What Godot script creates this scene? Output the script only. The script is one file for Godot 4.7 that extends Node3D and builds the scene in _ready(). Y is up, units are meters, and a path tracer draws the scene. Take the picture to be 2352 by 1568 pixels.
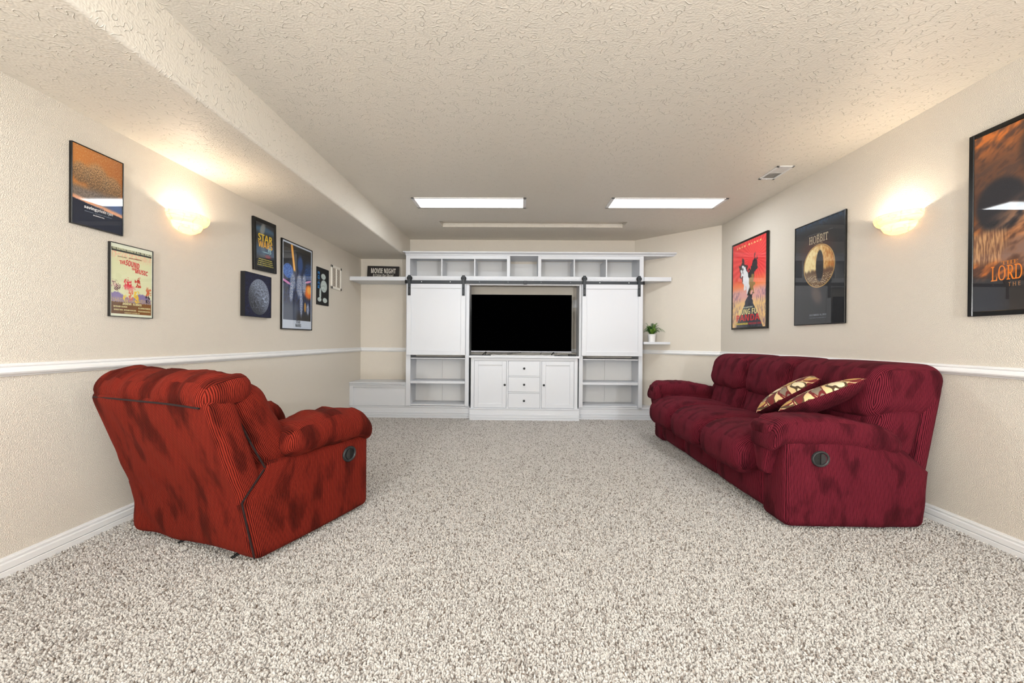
extends Node3D

# Room plan in metres: x right, y up, -z away from the camera; floor at y = 0.
const XL := -2.358      # left wall
const XR := 2.626       # right wall
const HC := 2.615       # ceiling
const HS := 2.3196      # underside of the soffit
const XS := -1.62       # face of the soffit
const ZB := -6.211      # back wall
const ZE := 2.4         # wall behind the camera
const AX0 := 2.626      # the angled wall runs from (AX0, AZ0) to (AX1, ZB)
const AZ0 := -5.36
const AX1 := 1.75

var M := {}
var names := {}
var rng := RandomNumberGenerator.new()
var noise := FastNoiseLite.new()
var fine := FastNoiseLite.new()


func _ready() -> void:
	rng.seed = 7
	noise.seed = 11
	noise.frequency = 1.0
	noise.noise_type = FastNoiseLite.TYPE_SIMPLEX_SMOOTH
	noise.fractal_type = FastNoiseLite.FRACTAL_NONE
	fine.seed = 5
	fine.frequency = 1.0
	fine.fractal_octaves = 3

	var cam := Camera3D.new()
	cam.name = "camera"
	cam.position = Vector3(0, 1.1147, 0)
	cam.rotation = Vector3(-0.0033, 0.0120, 0.0076)
	cam.fov = 79.06
	cam.near = 0.05
	cam.far = 60.0
	add_child(cam)
	cam.current = true

	var env := Environment.new()
	env.background_mode = Environment.BG_COLOR
	env.background_color = Color(0.02, 0.02, 0.02)
	env.tonemap_mode = Environment.TONE_MAPPER_LINEAR
	env.tonemap_exposure = 1.68
	env.sdfgi_enabled = true
	env.ssao_enabled = true
	env.ssil_enabled = true
	var we := WorldEnvironment.new()
	we.name = "world_environment"
	we.environment = env
	add_child(we)

	# the four ceiling troffers: two in view, two above and behind the camera
	for p in [[-0.524, -4.53, 1.0], [1.594, -4.518, 1.0], [-0.524, -0.15, 1.5], [1.594, -0.15, 1.5]]:
		var al := AreaLight3D.new()
		al.name = "troffer_lamp"
		al.position = Vector3(p[0], HC - 0.014, p[1])
		al.rotation = Vector3(-PI / 2, 0, 0)
		al.area_size = Vector2(1.13, 0.25)
		al.light_color = Color(0.93, 0.97, 1.0)
		al.light_energy = 0.85 * p[2]
		al.shadow_enabled = true
		al.set("area_range", 12.0)
		add_child(al, true)

	make_materials()
	build_room()
	build_uplights()
	build_cabinets()
	build_television()
	build_small_things()
	build_sconces()
	build_posters()
	build_sofa()
	build_recliner()
	build_cushions()


# ---------------------------------------------------------------- helpers

func numbered(called: String) -> String:
	var n: int = names.get(called, 0)
	names[called] = n + 1
	return called if n == 0 else "%s_%03d" % [called, n]


func tag(o: Node, label: String, category: String, group := "") -> Node:
	o.set_meta("label", label)
	o.set_meta("category", category)
	if group:
		o.set_meta("group", group)
	return o


func thing(called: String, label: String, category: String, at := Vector3.ZERO, turn := 0.0, group := "") -> Node3D:
	var o := Node3D.new()
	o.name = numbered(called)
	add_child(o)
	o.position = at
	o.rotation.y = turn
	tag(o, label, category, group)
	return o


func put(called: String, mesh: Mesh, m: Material, parent: Node = self) -> MeshInstance3D:
	var o := MeshInstance3D.new()
	o.name = numbered(called) if parent == self else called
	o.mesh = mesh
	o.material_override = m
	parent.add_child(o, true)
	return o


func struct(called: String, mesh: Mesh, m: Material) -> MeshInstance3D:
	var o := put(called, mesh, m)
	o.set_meta("kind", "structure")
	return o


func tool() -> SurfaceTool:
	var st := SurfaceTool.new()
	st.begin(Mesh.PRIMITIVE_TRIANGLES)
	return st


func tri(st: SurfaceTool, a: Vector3, b: Vector3, c: Vector3, n: Vector3) -> void:
	var l := [a, b, c]
	if (b - a).cross(c - a).dot(n) > 0.0:
		l = [a, c, b]
	for p in l:
		st.set_normal(n)
		st.set_uv(Vector2(p.x + p.z, p.y))
		st.add_vertex(p)


func quad(st: SurfaceTool, a: Vector3, b: Vector3, c: Vector3, d: Vector3, n: Vector3) -> void:
	tri(st, a, b, c, n)
	tri(st, a, c, d, n)


# a box between two corners, its edges chamfered by k
func bx(st: SurfaceTool, lo: Vector3, hi: Vector3, k := 0.002) -> void:
	var c := (lo + hi) / 2.0
	var h := ((hi - lo) / 2.0).abs()
	k = minf(k, minf(h.x, minf(h.y, h.z)) * 0.6)
	for a in 3:
		var b := (a + 1) % 3
		var d := (a + 2) % 3
		for s in [-1.0, 1.0]:
			var n := Vector3.ZERO
			n[a] = s
			var p := []
			for q in [[-1, -1], [1, -1], [1, 1], [-1, 1]]:
				var v := Vector3.ZERO
				v[a] = s * h[a]
				v[b] = q[0] * (h[b] - k)
				v[d] = q[1] * (h[d] - k)
				p.append(c + v)
			quad(st, p[0], p[1], p[2], p[3], n)
			if k <= 0.0:
				continue
			for s2 in [-1.0, 1.0]:   # the chamfer between face a and face b
				var n2 := Vector3.ZERO
				n2[a] = s
				n2[b] = s2
				var e := []
				for q in [[0, -1], [0, 1], [1, 1], [1, -1]]:
					var v := Vector3.ZERO
					v[a] = s * (h[a] - k * q[0])
					v[b] = s2 * (h[b] - k * (1 - q[0]))
					v[d] = q[1] * (h[d] - k)
					e.append(c + v)
				quad(st, e[0], e[1], e[2], e[3], n2.normalized())
	if k > 0.0:
		for sx in [-1.0, 1.0]:
			for sy in [-1.0, 1.0]:
				for sz in [-1.0, 1.0]:
					var s := Vector3(sx, sy, sz)
					tri(st, c + s * Vector3(h.x, h.y - k, h.z - k), c + s * Vector3(h.x - k, h.y, h.z - k), c + s * Vector3(h.x - k, h.y - k, h.z), s.normalized())


func box(lo: Vector3, hi: Vector3, k := 0.002) -> ArrayMesh:
	var st := tool()
	bx(st, lo, hi, k)
	return st.commit()


# a closed outline (in the plane of ax and ay) pushed along az by length l, with caps
func prism(st: SurfaceTool, poly: PackedVector2Array, o: Vector3, ax: Vector3, ay: Vector3, l: float, smooth := false) -> void:
	if Geometry2D.is_polygon_clockwise(poly):
		poly = poly.duplicate()
		poly.reverse()
	var az := ax.cross(ay).normalized()
	var n := poly.size()
	for i in n:
		var p := poly[i]
		var q := poly[(i + 1) % n]
		var d := q - p
		if d.length() < 1e-7:
			continue
		var nn := (ax * d.y - ay * d.x).normalized()
		var P := o + ax * p.x + ay * p.y
		var Q := o + ax * q.x + ay * q.y
		quad(st, P, Q, Q + az * l, P + az * l, nn)
	var t := Geometry2D.triangulate_polygon(poly)
	for i in range(0, t.size(), 3):
		var v := []
		for k in 3:
			var p := poly[t[i + k]]
			v.append(o + ax * p.x + ay * p.y)
		tri(st, v[0], v[1], v[2], -az)
		tri(st, v[0] + az * l, v[1] + az * l, v[2] + az * l, az)


# a lathed profile of (radius, height) about the axis up through o
func lathe(st: SurfaceTool, prof: Array, o: Vector3, up: Vector3, n := 24, from := 0.0, to := TAU, side := Vector3.ZERO, squash := 1.0) -> void:
	var e1 := side if side != Vector3.ZERO else (Vector3.RIGHT if absf(up.x) < 0.9 else Vector3.FORWARD)
	e1 = (e1 - up * e1.dot(up)).normalized()
	var e2 := up.cross(e1)
	for i in prof.size() - 1:
		var p: Vector2 = prof[i]
		var q: Vector2 = prof[i + 1]
		var d := q - p
		for j in n:
			var a0 := lerpf(from, to, float(j) / n)
			var a1 := lerpf(from, to, float(j + 1) / n)
			var r0 := e1 * cos(a0) + e2 * sin(a0) * squash
			var r1 := e1 * cos(a1) + e2 * sin(a1) * squash
			var n0 := (r0 * d.y - up * d.x).normalized()
			var n1 := (r1 * d.y - up * d.x).normalized()
			var v := [o + r0 * p.x + up * p.y, o + r1 * p.x + up * p.y, o + r1 * q.x + up * q.y, o + r0 * q.x + up * q.y]
			var nn := [n0, n1, n1, n0]
			for t in [[0, 1, 2], [0, 2, 3]]:
				var l: Array = t
				if (v[t[1]] - v[t[0]]).cross(v[t[2]] - v[t[0]]).dot(n0 + n1) > 0.0:
					l = [t[0], t[2], t[1]]
				for k in l:
					st.set_normal(nn[k])
					st.set_uv(Vector2(float(j) / n, float(i) / prof.size()))
					st.add_vertex(v[k])


# a round bar along a list of points
func tube(st: SurfaceTool, pts: Array, r: float, n := 6) -> void:
	var rings := []
	for i in pts.size():
		var t: Vector3 = (pts[mini(i + 1, pts.size() - 1)] - pts[maxi(i - 1, 0)]).normalized()
		var s := t.cross(Vector3.UP if absf(t.y) < 0.9 else Vector3.RIGHT).normalized()
		var u := s.cross(t)
		var ring := []
		for j in n:
			ring.append(s * cos(TAU * j / n) + u * sin(TAU * j / n))
		rings.append(ring)
	for i in pts.size() - 1:
		for j in n:
			var k := (j + 1) % n
			var a: Vector3 = pts[i] + rings[i][j] * r
			var b: Vector3 = pts[i] + rings[i][k] * r
			var c: Vector3 = pts[i + 1] + rings[i + 1][k] * r
			var d: Vector3 = pts[i + 1] + rings[i + 1][j] * r
			quad(st, a, b, c, d, (rings[i][j] + rings[i][k]).normalized())


# a rounded box bent by f; the wales of its corduroy count along the axis wale
func cushion(half: Vector3, r: float, wale: int, f: Callable, seg := 0.025) -> ArrayMesh:
	var st := tool()
	var inn := half - Vector3.ONE * minf(r, minf(half.x, minf(half.y, half.z)))
	r = minf(r, minf(half.x, minf(half.y, half.z)))
	var at := func(q: Vector3) -> Vector3:
		var i := q.clamp(-inn, inn)
		var d := q - i
		return i + d.normalized() * r
	var first := 0
	for a in 3:
		var b := (a + 1) % 3
		var c := (a + 2) % 3
		var nb := clampi(int(half[b] * 2.0 / seg), 8, 70)
		var nc := clampi(int(half[c] * 2.0 / seg), 8, 70)
		for s in [-1.0, 1.0]:
			for i in nb + 1:
				for j in nc + 1:
					var q := Vector3.ZERO
					q[a] = s * half[a]
					q[b] = half[b] * spread(2.0 * i / nb - 1.0)
					q[c] = half[c] * spread(2.0 * j / nc - 1.0)
					var p0: Vector3 = at.call(q)
					var p: Vector3 = f.call(p0)
					var qb := q
					qb[b] += 0.003
					var qc := q
					qc[c] += 0.003
					var n: Vector3 = (f.call(at.call(qb)) - p).cross(f.call(at.call(qc)) - p) * s
					var uv := Vector2.ZERO
					if a == wale:
						uv = Vector2(p0[2 if wale == 0 else 0], p0[1])
					else:
						uv = Vector2(p0[wale], p0[3 - a - wale])
					st.set_normal(n.normalized())
					st.set_uv(uv * 4.0)
					st.set_uv2(uv * Vector2(1.5, 0.62) + Vector2(half.x * 3.1 + a * 0.37, half.y * 2.3))
					st.add_vertex(p)
			for i in nb:
				for j in nc:
					var k := first + i * (nc + 1) + j
					var l := [k, k + 1, k + nc + 2, k, k + nc + 2, k + nc + 1]
					if s < 0.0:
						l = [k, k + nc + 2, k + 1, k, k + nc + 1, k + nc + 2]
					for t in l:
						st.add_index(t)
			first += (nb + 1) * (nc + 1)
	return st.commit()


func spread(t: float) -> float:
	return sin(t * PI / 2.0) * 0.35 + t * 0.65


func ss(a: float, b: float, x: float) -> float:
	var t := clampf((x - a) / (b - a), 0.0, 1.0)
	return t * t * (3.0 - 2.0 * t)


# a polyline y(x) through points sorted by x
func line(pts: Array, x: float) -> float:
	if x <= pts[0].x:
		return pts[0].y
	for i in pts.size() - 1:
		if x <= pts[i + 1].x:
			return lerpf(pts[i].y, pts[i + 1].y, (x - pts[i].x) / (pts[i + 1].x - pts[i].x))
	return pts[-1].y


func paint(c: Color, rough := 0.5, metal := 0.0) -> StandardMaterial3D:
	var m := StandardMaterial3D.new()
	m.albedo_color = c
	m.roughness = rough
	m.metallic = metal
	return m


func noise_tex(size: int, freq: float, kind: int, ramp: Array, octaves := 1, seed := 1) -> NoiseTexture2D:
	var n := FastNoiseLite.new()
	n.seed = seed
	n.noise_type = kind
	n.frequency = freq
	n.fractal_octaves = octaves
	n.fractal_type = FastNoiseLite.FRACTAL_FBM if octaves > 1 else FastNoiseLite.FRACTAL_NONE
	var t := NoiseTexture2D.new()
	t.width = size
	t.height = size
	t.seamless = seed > 30
	t.noise = n
	var g := Gradient.new()
	g.offsets = PackedFloat32Array(ramp.map(func(e): return e[0]))
	g.colors = PackedColorArray(ramp.map(func(e): return e[1] if e[1] is Color else Color(e[1], e[1], e[1])))
	t.color_ramp = g
	return t


func world_mapped(m: StandardMaterial3D, scale: float) -> StandardMaterial3D:
	m.uv1_triplanar = true
	m.uv1_world_triplanar = true
	m.uv1_scale = Vector3.ONE * scale
	return m


# ---------------------------------------------------------------- materials

func make_materials() -> void:
	var wall := world_mapped(paint(Color(0.84, 0.81, 0.762), 0.62), 1.6)
	wall.heightmap_enabled = true
	wall.heightmap_texture = noise_tex(1024, 0.09, FastNoiseLite.TYPE_SIMPLEX_SMOOTH, [[0.25, 0.0], [0.75, 1.0]], 2, 3)
	wall.heightmap_scale = 0.12
	M.wall = wall
	var ceil_m := world_mapped(paint(Color(0.87, 0.845, 0.80), 0.5), 0.85)
	ceil_m.heightmap_enabled = true
	ceil_m.heightmap_texture = trowelled()
	ceil_m.heightmap_scale = 0.45
	M.ceil = ceil_m
	var carpet := world_mapped(paint(Color(1, 1, 1), 0.95), 1.7)
	carpet.albedo_texture = noise_tex(1024, 0.16, FastNoiseLite.TYPE_SIMPLEX_SMOOTH, [[0.0, Color(0.34, 0.28, 0.24)], [0.33, Color(0.50, 0.43, 0.38)], [0.45, Color(0.76, 0.70, 0.65)], [1.0, Color(0.86, 0.81, 0.77)]], 2, 21)
	carpet.heightmap_enabled = true
	carpet.heightmap_texture = noise_tex(1024, 0.13, FastNoiseLite.TYPE_SIMPLEX_SMOOTH, [[0.2, 0.0], [0.8, 1.0]], 2, 22)
	carpet.heightmap_scale = 0.8
	M.carpet = carpet
	M.trim = paint(Color(0.90, 0.90, 0.90), 0.35)
	M.white = paint(Color(0.82, 0.83, 0.85), 0.38)
	M.white_back = paint(Color(0.83, 0.83, 0.83), 0.5)
	M.black_metal = paint(Color(0.15, 0.17, 0.19), 0.45, 0.2)
	M.dark_metal = paint(Color(0.03, 0.03, 0.035), 0.5, 0.4)
	M.silver = paint(Color(0.5, 0.5, 0.52), 0.35, 0.8)
	M.knob = paint(Color(0.04, 0.04, 0.05), 0.4, 0.2)
	var scr := paint(Color(0.004, 0.004, 0.005), 0.6)
	scr.specular_mode = BaseMaterial3D.SPECULAR_DISABLED
	M.screen = scr
	M.plastic = paint(Color(0.02, 0.02, 0.022), 0.5)
	M.white_plastic = paint(Color(0.88, 0.88, 0.88), 0.4)
	M.grey_plastic = paint(Color(0.13, 0.135, 0.14), 0.5)
	var glow := paint(Color(0.95, 0.95, 0.95), 0.5)
	glow.emission_enabled = true
	glow.emission = Color(1.0, 0.985, 0.965)
	glow.emission_energy_multiplier = 3.0
	M.diffuser = glow
	var bulb := paint(Color(1, 0.95, 0.85), 0.5)
	bulb.emission_enabled = true
	bulb.emission = Color(1.0, 0.89, 0.75)
	bulb.emission_energy_multiplier = 6.0
	M.bulb = bulb
	var alab := paint(Color(1, 1, 1), 0.3)
	alab.albedo_texture = noise_tex(256, 0.012, FastNoiseLite.TYPE_SIMPLEX_SMOOTH, [[0.0, Color(0.97, 0.92, 0.85)], [0.46, Color(0.98, 0.95, 0.90)], [0.49, Color(0.88, 0.70, 0.52)], [0.52, Color(0.98, 0.95, 0.90)], [1.0, Color(0.98, 0.96, 0.93)]], 2, 5)
	alab.uv1_triplanar = true
	alab.uv1_scale = Vector3(2.0, 5.0, 2.0)
	alab.backlight_enabled = true
	alab.backlight = Color(1.0, 0.95, 0.87)
	M.alabaster = alab
	var pane := paint(Color(0, 0, 0, 0.02), 0.0)
	pane.transparency = BaseMaterial3D.TRANSPARENCY_ALPHA
	M.pane = pane
	M.frame = paint(Color(0.015, 0.015, 0.016), 0.25)
	M.frame_brown = paint(Color(0.035, 0.03, 0.024), 0.5)
	M.cord_tex = corduroy()
	M.nap = noise_tex(512, 0.008, FastNoiseLite.TYPE_SIMPLEX_SMOOTH, [[0.0, 0.58], [0.28, 0.76], [0.42, 0.92], [0.55, 1.0], [1.0, 1.0]], 5, 31)
	M.nap_soft = noise_tex(512, 0.008, FastNoiseLite.TYPE_SIMPLEX_SMOOTH, [[0.0, 0.60], [0.30, 0.78], [0.46, 0.95], [1.0, 1.0]], 5, 35)
	M.sofa = fabric(Color(0.475, 0.145, 0.205), M.nap_soft)
	M.recliner = fabric(Color(0.53, 0.165, 0.115), M.nap)
	M.piping = paint(Color(0.10, 0.022, 0.02), 0.95)


func trowelled() -> ImageTexture:
	# skip trowel plaster: short curling ridges, here dense and there sparse, over a nearly smooth coat
	var im := Image.create(768, 768, false, Image.FORMAT_RGB8)
	for y in 768:
		for x in 768:
			var a := noise.get_noise_2d(x * 0.034, y * 0.034 + 7.0)
			var keep := ss(-0.05, 0.35, noise.get_noise_2d(x * 0.021 + 40.0, y * 0.021))
			var h := 0.25 + 0.12 * noise.get_noise_2d(x * 0.11, y * 0.11) + 0.7 * keep * (1.0 - ss(0.0, 0.13, absf(a)))
			im.set_pixel(x, y, Color(h, h, h))
	return ImageTexture.create_from_image(im)


func corduroy() -> ImageTexture:
	# one wale per 16 pixels, a soft ridge with a narrow dark groove; slightly uneven
	var im := Image.create(512, 512, false, Image.FORMAT_RGB8)
	for y in 512:
		for x in 512:
			var w := fmod(x + 0.6 * sin(y * TAU / 128.0 + floor(x / 16.0) * 1.7), 16.0) / 16.0
			var h := pow(absf(sin(w * PI)), 0.7)
			h *= 0.93 + 0.07 * fine.get_noise_2d(x * 0.35, y * 0.05)
			var v := clampf(0.22 + 0.78 * h, 0.0, 1.0)
			im.set_pixel(x, y, Color(v, v, v))
	return ImageTexture.create_from_image(im)


func fabric(c: Color, nap: Texture2D) -> StandardMaterial3D:
	var m := paint(c, 0.9)
	m.albedo_texture = M.cord_tex
	m.heightmap_enabled = true
	m.heightmap_texture = M.cord_tex
	m.heightmap_scale = 0.22
	m.detail_enabled = true
	m.detail_albedo = nap
	m.detail_blend_mode = BaseMaterial3D.BLEND_MODE_MUL
	m.detail_uv_layer = BaseMaterial3D.DETAIL_UV_2
	m.rim_enabled = true
	m.rim = 0.3
	m.rim_tint = 0.9
	m.metallic_specular = 0.2
	return m


# ---------------------------------------------------------------- the room

func build_room() -> void:
	struct("floor", box(Vector3(XL - 0.2, -0.12, ZB - 0.2), Vector3(XR + 0.2, 0.0, ZE + 0.2), 0.0), M.carpet)
	carpet_pile()
	# ceiling, with the shallow slot in front of the cabinets
	var st := tool()
	var r0 := Vector2(-1.0, -5.50)
	var r1 := Vector2(1.385, -5.237)
	var y1 := HC + 0.15
	bx(st, Vector3(XL - 0.2, HC, r1.y), Vector3(XR + 0.2, y1, ZE + 0.2), 0.0)
	bx(st, Vector3(XL - 0.2, HC, ZB - 0.2), Vector3(XR + 0.2, y1, r0.y), 0.0)
	bx(st, Vector3(XL - 0.2, HC, r0.y), Vector3(r0.x, y1, r1.y), 0.0)
	bx(st, Vector3(r1.x, HC, r0.y), Vector3(XR + 0.2, y1, r1.y), 0.0)
	bx(st, Vector3(r0.x, HC + 0.055, r0.y), Vector3(r1.x, y1, r1.y), 0.0)
	struct("ceiling", st.commit(), M.ceil)
	# soffit along the left wall with a rounded lower edge
	st = tool()
	var poly := PackedVector2Array([Vector2(XL - 0.05, HS), Vector2(XS - 0.02, HS)])
	for i in 7:
		var a := PI * 1.5 + PI / 2 * i / 6.0
		poly.append(Vector2(XS - 0.02 + 0.02 * cos(a), HS + 0.02 + 0.02 * sin(a)))
	poly.append(Vector2(XS, HC + 0.02))
	poly.append(Vector2(XL - 0.05, HC + 0.02))
	prism(st, poly, Vector3(0, 0, ZB - 0.05), Vector3.RIGHT, Vector3.UP, ZE - ZB + 0.1)
	var soffit := struct("ceiling", st.commit(), M.ceil)
	soffit.name = "ceiling_soffit"
	struct("wall_left", box(Vector3(XL - 0.15, -0.1, ZB - 0.15), Vector3(XL, HC + 0.1, ZE + 0.15), 0.0), M.wall)
	struct("wall_right", box(Vector3(XR, -0.1, AZ0 - 0.1), Vector3(XR + 0.15, HC + 0.1, ZE + 0.15), 0.0), M.wall)
	struct("wall_back", box(Vector3(XL - 0.15, -0.1, ZB - 0.15), Vector3(AX1 + 0.1, HC + 0.1, ZB), 0.0), M.wall)
	struct("wall_front", box(Vector3(XL - 0.15, -0.1, ZE), Vector3(XR + 0.15, HC + 0.1, ZE + 0.15), 0.0), M.wall)
	st = tool()
	var d := Vector2(AX1 - AX0, ZB - AZ0).normalized()
	var nrm := Vector2(-d.y, d.x)   # points out of the room
	if nrm.x < 0:
		nrm = -nrm
	var a := Vector2(AX0, AZ0)
	var b := Vector2(AX1, ZB)
	poly = PackedVector2Array([a - d * 0.05, b + d * 0.05, b + d * 0.05 + nrm * 0.15, a - d * 0.05 + nrm * 0.15])
	prism(st, poly, Vector3(0, HC + 0.1, 0), Vector3.RIGHT, Vector3.BACK, HC + 0.2)
	struct("wall_angled", st.commit(), M.wall)
	# chair rail and baseboard, run by run
	var rail := PackedVector2Array([Vector2(0, 0.928), Vector2(0.008, 0.929), Vector2(0.012, 0.935), Vector2(0.022, 0.941), Vector2(0.026, 0.949), Vector2(0.024, 0.957), Vector2(0.016, 0.966), Vector2(0.013, 0.972), Vector2(0.017, 0.975), Vector2(0.017, 0.979), Vector2(0.011, 0.981), Vector2(0.011, 0.987), Vector2(0.008, 0.989), Vector2(0, 0.989)])
	var base := PackedVector2Array([Vector2(0, 0), Vector2(0.018, 0), Vector2(0.018, 0.034), Vector2(0.014, 0.0365), Vector2(0.007, 0.037), Vector2(0.007, 0.0400), Vector2(0.016, 0.0405), Vector2(0.0155, 0.068), Vector2(0.006, 0.0715), Vector2(0.004, 0.078), Vector2(0.010, 0.080), Vector2(0.010, 0.086), Vector2(0.005, 0.0868), Vector2(0.005, 0.094), Vector2(0.004, 0.0965), Vector2(0, 0.0965)])
	var runs := [["left", Vector2(XL, ZE), Vector2(XL, ZB)], ["back", Vector2(XL, ZB), Vector2(AX1, ZB)], ["angled", Vector2(AX1, ZB), Vector2(AX0, AZ0)], ["right", Vector2(AX0, AZ0), Vector2(XR, ZE)]]
	for i in runs.size():
		var r: Array = runs[i]
		var p: Vector2 = r[1]
		var q: Vector2 = r[2]
		var dd := (q - p).normalized()
		var into := Vector3(-dd.y, 0, dd.x)
		if into.dot(Vector3(0 - p.x, 0, -3 - p.y)) < 0:
			into = -into
		for kind in [["trim_%d" % (i + 1), rail], ["baseboard_" + r[0], base]]:
			st = tool()
			var az := into.cross(Vector3.UP)
			var o := p if az.dot(Vector3(dd.x, 0, dd.y)) > 0 else q
			prism(st, kind[1], Vector3(o.x, 0, o.y), into, Vector3.UP, p.distance_to(q))
			struct(kind[0], st.commit(), M.trim)
	# troffers
	var which := ["long white ceiling light panel on the left, above the sliding door", "long white ceiling light panel on the right, nearer the air vent", "long ceiling light panel behind the camera on the left side", "long ceiling light panel behind the camera on the right side"]
	var k := 0
	for p in [[-0.524, -4.53], [1.594, -4.518], [-0.524, -0.15], [1.594, -0.15]]:
		var t := thing("ceiling_light", which[k], "ceiling light", Vector3(p[0], HC, p[1]), 0, "recessed ceiling light panels")
		k += 1
		st = tool()
		var w := 0.6125
		var h := 0.165
		for e in [[-w, -h, -w + 0.035, h], [w - 0.035, -h, w, h], [-w, -h, w, -h + 0.022], [-w, h - 0.022, w, h]]:
			bx(st, Vector3(e[0], -0.008, e[1]), Vector3(e[2], 0.004, e[3]), 0.002)
		put("frame", st.commit(), M.trim, t)
		put("diffuser", box(Vector3(-w + 0.034, -0.004, -h + 0.021), Vector3(w - 0.034, 0.003, h - 0.021), 0.0), M.diffuser, t)
	# ceiling register
	var v := thing("ceiling_vent", "small white metal air vent in the ceiling near the right wall", "vent", Vector3(2.281, HC, -3.695))
	st = tool()
	for e in [[-0.072, -0.148, -0.052, 0.148], [0.052, -0.148, 0.072, 0.148], [-0.072, -0.148, 0.072, -0.122], [-0.072, 0.122, 0.072, 0.148]]:
		bx(st, Vector3(e[0], -0.007, e[1]), Vector3(e[2], 0.0, e[3]), 0.002)
	put("frame", st.commit(), M.white_plastic, v)
	put("backing", box(Vector3(-0.053, -0.0015, -0.123), Vector3(0.053, 0.0, 0.123), 0.0), paint(Color(0.82, 0.82, 0.82), 0.6), v)
	st = tool()
	for i in 22:
		var z := -0.118 + i * 0.0112
		var tilt := 0.0045 if i < 11 else -0.0045
		quad(st, Vector3(-0.053, -0.002, z - tilt), Vector3(0.053, -0.002, z - tilt), Vector3(0.053, -0.006, z + tilt), Vector3(-0.053, -0.006, z + tilt), Vector3(0, -1, 0))
	put("louvers", st.commit(), M.white_plastic, v).set_meta("kind", "stuff")
	put("damper_lever", box(Vector3(-0.012, -0.013, -0.128), Vector3(-0.004, -0.004, -0.118), 0.001), M.white_plastic, v)
	# return grille on the left wall
	var g := thing("wall_vent", "square cream metal return air grille high on the left wall", "vent", Vector3(XL, 1.902, -5.347), PI / 2)
	st = tool()
	for e in [[-0.152, -0.15, -0.115, 0.15], [0.115, -0.15, 0.152, 0.15], [-0.152, 0.118, 0.152, 0.15], [-0.152, -0.15, 0.152, -0.118], [-0.012, -0.12, 0.012, 0.12]]:
		bx(st, Vector3(e[0], e[1], 0), Vector3(e[2], e[3], 0.012), 0.003)
	put("frame", st.commit(), paint(Color(0.90, 0.88, 0.84), 0.45), g)
	put("backing", box(Vector3(-0.12, -0.12, 0), Vector3(0.12, 0.12, 0.001), 0.0), paint(Color(0.25, 0.21, 0.17), 0.8), g)
	st = tool()
	for i in 21:
		var y := -0.115 + i * 0.0115
		for s in [-1, 1]:
			bx(st, Vector3(0.0635 * s - 0.052, y - 0.0028, 0.001), Vector3(0.0635 * s + 0.052, y + 0.0028, 0.006), 0.0)
	put("louvers", st.commit(), paint(Color(0.88, 0.84, 0.78), 0.5), g).set_meta("kind", "stuff")


func carpet_pile() -> void:
	# cut pile: a bent tuft of yarn, set over the floor in view
	var st := tool()
	lathe(st, [Vector2(0.0042, 0.0), Vector2(0.0047, 0.006), Vector2(0.0034, 0.0105), Vector2(0.0, 0.0125)], Vector3.ZERO, Vector3.UP, 5)
	var mm := MultiMesh.new()
	mm.transform_format = MultiMesh.TRANSFORM_3D
	mm.use_colors = true
	mm.mesh = st.commit()
	var step := 0.0068
	var nx := int((XR - XL) / step)
	var nzz := int(4.75 / step)
	mm.instance_count = nx * nzz
	var buf := PackedFloat32Array()
	buf.resize(nx * nzz * 16)
	var dark := Color(0.12, 0.09, 0.07)
	var light := Color(0.52, 0.50, 0.475)
	var k := 0
	for i in nx:
		for j in nzz:
			var x := XL + (i + 0.5 + rng.randf_range(-0.4, 0.4)) * step
			var z := -1.15 - (j + 0.5 + rng.randf_range(-0.4, 0.4)) * step
			var b := Basis(Vector3.UP, rng.randf() * TAU) * Basis(Vector3.RIGHT, rng.randf_range(0.2, 1.1))
			var sc := rng.randf_range(0.85, 1.3)
			b = b * Basis.from_scale(Vector3(sc * 0.8, rng.randf_range(0.9, 1.6), sc))
			var r := rng.randf() + 0.16 * noise.get_noise_2d(x * 80.0, z * 80.0)
			var c := dark.lerp(light, 1.0 - ss(0.45, 1.08, r) * rng.randf_range(0.55, 1.0)) * rng.randf_range(0.88, 1.10)
			for q in 3:
				buf[k + q * 4] = b.x[q]
				buf[k + q * 4 + 1] = b.y[q]
				buf[k + q * 4 + 2] = b.z[q]
			buf[k + 3] = x
			buf[k + 7] = -0.003
			buf[k + 11] = z
			buf[k + 12] = c.r
			buf[k + 13] = c.g
			buf[k + 14] = c.b
			buf[k + 15] = 1.0
			k += 16
	mm.buffer = buf
	var o := MultiMeshInstance3D.new()
	o.name = "carpet_pile"
	o.multimesh = mm
	var m := paint(Color(1, 1, 1), 0.95)
	m.vertex_color_use_as_albedo = true
	m.metallic_specular = 0.1
	o.material_override = m
	add_child(o)
	o.set_meta("kind", "stuff")
	tag(o, "beige flecked carpet pile covering the whole floor", "carpet")


# ---------------------------------------------------------------- built-in cabinets

const ZF := -5.80   # front of the side towers

func plinth_profile(top: float, front: float) -> PackedVector2Array:
	# (out, y) with out measured from the wall plane
	return PackedVector2Array([Vector2(0, 0), Vector2(front, 0), Vector2(front, 0.036), Vector2(front - 0.004, 0.0380), Vector2(front - 0.012, 0.039), Vector2(front - 0.012, 0.043), Vector2(front - 0.003, 0.044), Vector2(front - 0.004, 0.064), Vector2(front - 0.014, 0.067), Vector2(front - 0.015, 0.074), Vector2(front - 0.007, 0.076), Vector2(front - 0.007, 0.088), Vector2(front - 0.014, 0.093), Vector2(front - 0.016, 0.150), Vector2(front - 0.012, 0.153), Vector2(front - 0.010, top - 0.006), Vector2(front - 0.016, top), Vector2(0, top)])


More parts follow.
